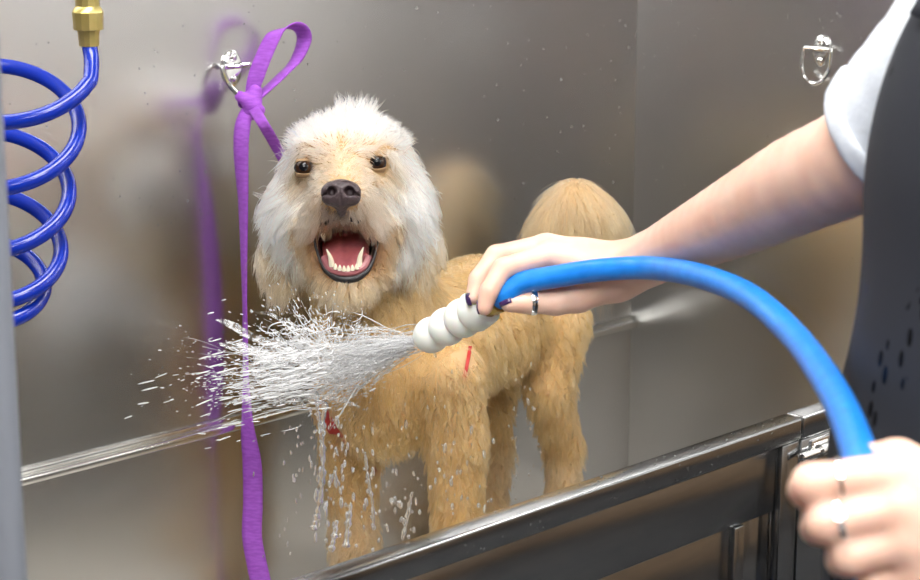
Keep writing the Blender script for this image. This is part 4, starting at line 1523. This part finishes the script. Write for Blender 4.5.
stream([P(326, 402, 2.05), P(322, 430, 2.05), P(323, 462, 2.05), P(321, 492, 2.05), P(317, 515, 2.05), P(313, 530, 2.05)], .0046, .9)
stream([P(317, 392, 2.05), P(318, 412, 2.05), P(321, 432, 2.05)], .0030, 1.3)
stream([P(365, 452, 2.06), P(368, 478, 2.06), P(372, 500, 2.06), P(374, 530, 2.06)], .0022, 1.1)
stream([P(412, 492, 2.05), P(408, 515, 2.05), P(402, 540, 2.05)], .0026, .8)
stream([P(351, 505, 2.03), P(348, 525, 2.03), P(346, 548, 2.03)], .0042, .7)
stream([P(337, 520, 2.03), P(334, 538, 2.03), P(331, 552, 2.03)], .0040, .8)
for (x, y, sx, sy, n_, d_, rlo, rhi) in (
        (302, 440, 9, 40, 26, 2.05, .0009, .0024), (330, 470, 10, 45, 40, 2.04, .0009, .0030), (352, 500, 18, 30, 34, 2.03, .001, .0032),
        (380, 480, 22, 30, 40, 2.04, .0008, .0024), (405, 510, 10, 20, 14, 2.03, .0010, .0026), (460, 475, 14, 25, 22, 2.02, .0008, .0026),
        (486, 505, 6, 10, 8, 2.02, .0012, .003), (516, 430, 2, 40, 16, 2.27, .0009, .0022), (531, 435, 4, 40, 16, 2.27, .0009, .0022),
        (292, 470, 8, 30, 10, 2.05, .0008, .002), (340, 440, 16, 22, 26, 2.05, .0008, .0022), (430, 440, 26, 40, 26, 2.0, .0006, .0018),
        (285, 520, 20, 25, 8, 2.0, .0006, .0016)):
    for i in range(n_):
        xx, yy_ = x + R_.normal(0, sx), y + R_.normal(0, sy)
        dr.drop(P(xx, yy_, d_ + R_.normal(0, .012)), R_.uniform(rlo, rhi) * .78, UP + R_.normal(0, .12, 3), R_.uniform(1.1, 3.2), 7, 6)
dr.build('falling_water', M['run'], 'clear water drops and streams falling below the chest of the dog', 'water')

# beads of water on the steel
wd_ = Soup()
def bead(p_, n_, r_):
    n_ = np.asarray(n_, float); h_ = unit(np.cross(n_, [0.1, .2, 1.0])); k_ = np.cross(n_, h_)
    V = []; ring = 8
    for lv, (rr_, hh) in enumerate(((1, .0003 / r_), (.88, .22), (.5, .40))):
        for k in range(ring):
            t = 2 * math.pi * k / ring
            V.append(p_ + r_ * (rr_ * (math.cos(t) * h_ + 1.12 * math.sin(t) * k_) + hh * n_))
    V.append(p_ + n_ * r_ * .46)
    b = wd_.n; Fq = []
    for lv in range(2):
        for k in range(ring):
            k2 = (k + 1) % ring
            Fq.append((b + lv * ring + k, b + lv * ring + k2, b + (lv + 1) * ring + k2, b + (lv + 1) * ring + k))
    Fq += [(b + 16 + k, b + 16 + (k + 1) % ring, b + 24) for k in range(ring)]
    wd_.V += V; wd_.F += Fq; wd_.n += len(V)


for i in range(300):
    x = -R_.uniform(.0, 1.15); z = R_.beta(2.0, 1.6) * .62 + .86
    bead(np.array([x, 0, z]), (0, -1, 0), R_.uniform(.0005, .0015) * (1 + .5 * (R_.random() < .1)))
for i in range(260):
    y = -R_.uniform(.0, .60); z = .95 + R_.beta(2.4, 1.3) * .50
    bead(np.array([0, y, z]), (-1, 0, 0), R_.uniform(.0006, .0019))
for i in range(70):
    x = -R_.uniform(.35, 1.2)
    bead(np.array([x, GY + R_.uniform(.0, .018), zt]), (0, 0, 1), R_.uniform(.0005, .0016))
for i in range(60):
    x = -R_.uniform(.42, 1.1)
    bead(np.array([x, GY - .005, zt - R_.uniform(.005, .024)]), (0, -1, 0), R_.uniform(.0005, .0014))
wd_.build('water_beads', M['drop'], 'small water beads clinging to the steel walls and the gate rail', 'water')
# ================================================================== camera and output
cd = bpy.data.cameras.new('camera')
cd.sensor_width = 36; cd.lens = F_PX / 920 * 36
co = bpy.data.objects.new('camera', cd); COL.objects.link(co)
R = np.stack([RIGHT, UP, -FWD], 1)
co.matrix_world = Matrix([[*R[0], CAM[0]], [*R[1], CAM[1]], [*R[2], CAM[2]], [0, 0, 0, 1]])
cd.clip_start = .02
cd.dof.use_dof = True
cd.dof.focus_distance = 2.06
cd.dof.aperture_fstop = 8.0
scene.camera = co
w = bpy.data.worlds.new('world'); scene.world = w; w.use_nodes = True
w.node_tree.nodes['Background'].inputs[0].default_value = (.86, .86, .86, 1)
w.node_tree.nodes['Background'].inputs[1].default_value = .3
scene.view_settings.view_transform = 'Standard'
scene.view_settings.look = 'None'
scene.view_settings.exposure = -0.32
scene.view_settings.gamma = 1
scene.view_settings.use_curve_mapping = False
scene.cycles.use_denoising = True
scene.cycles.max_bounces = 10
scene.cycles.transparent_max_bounces = 12
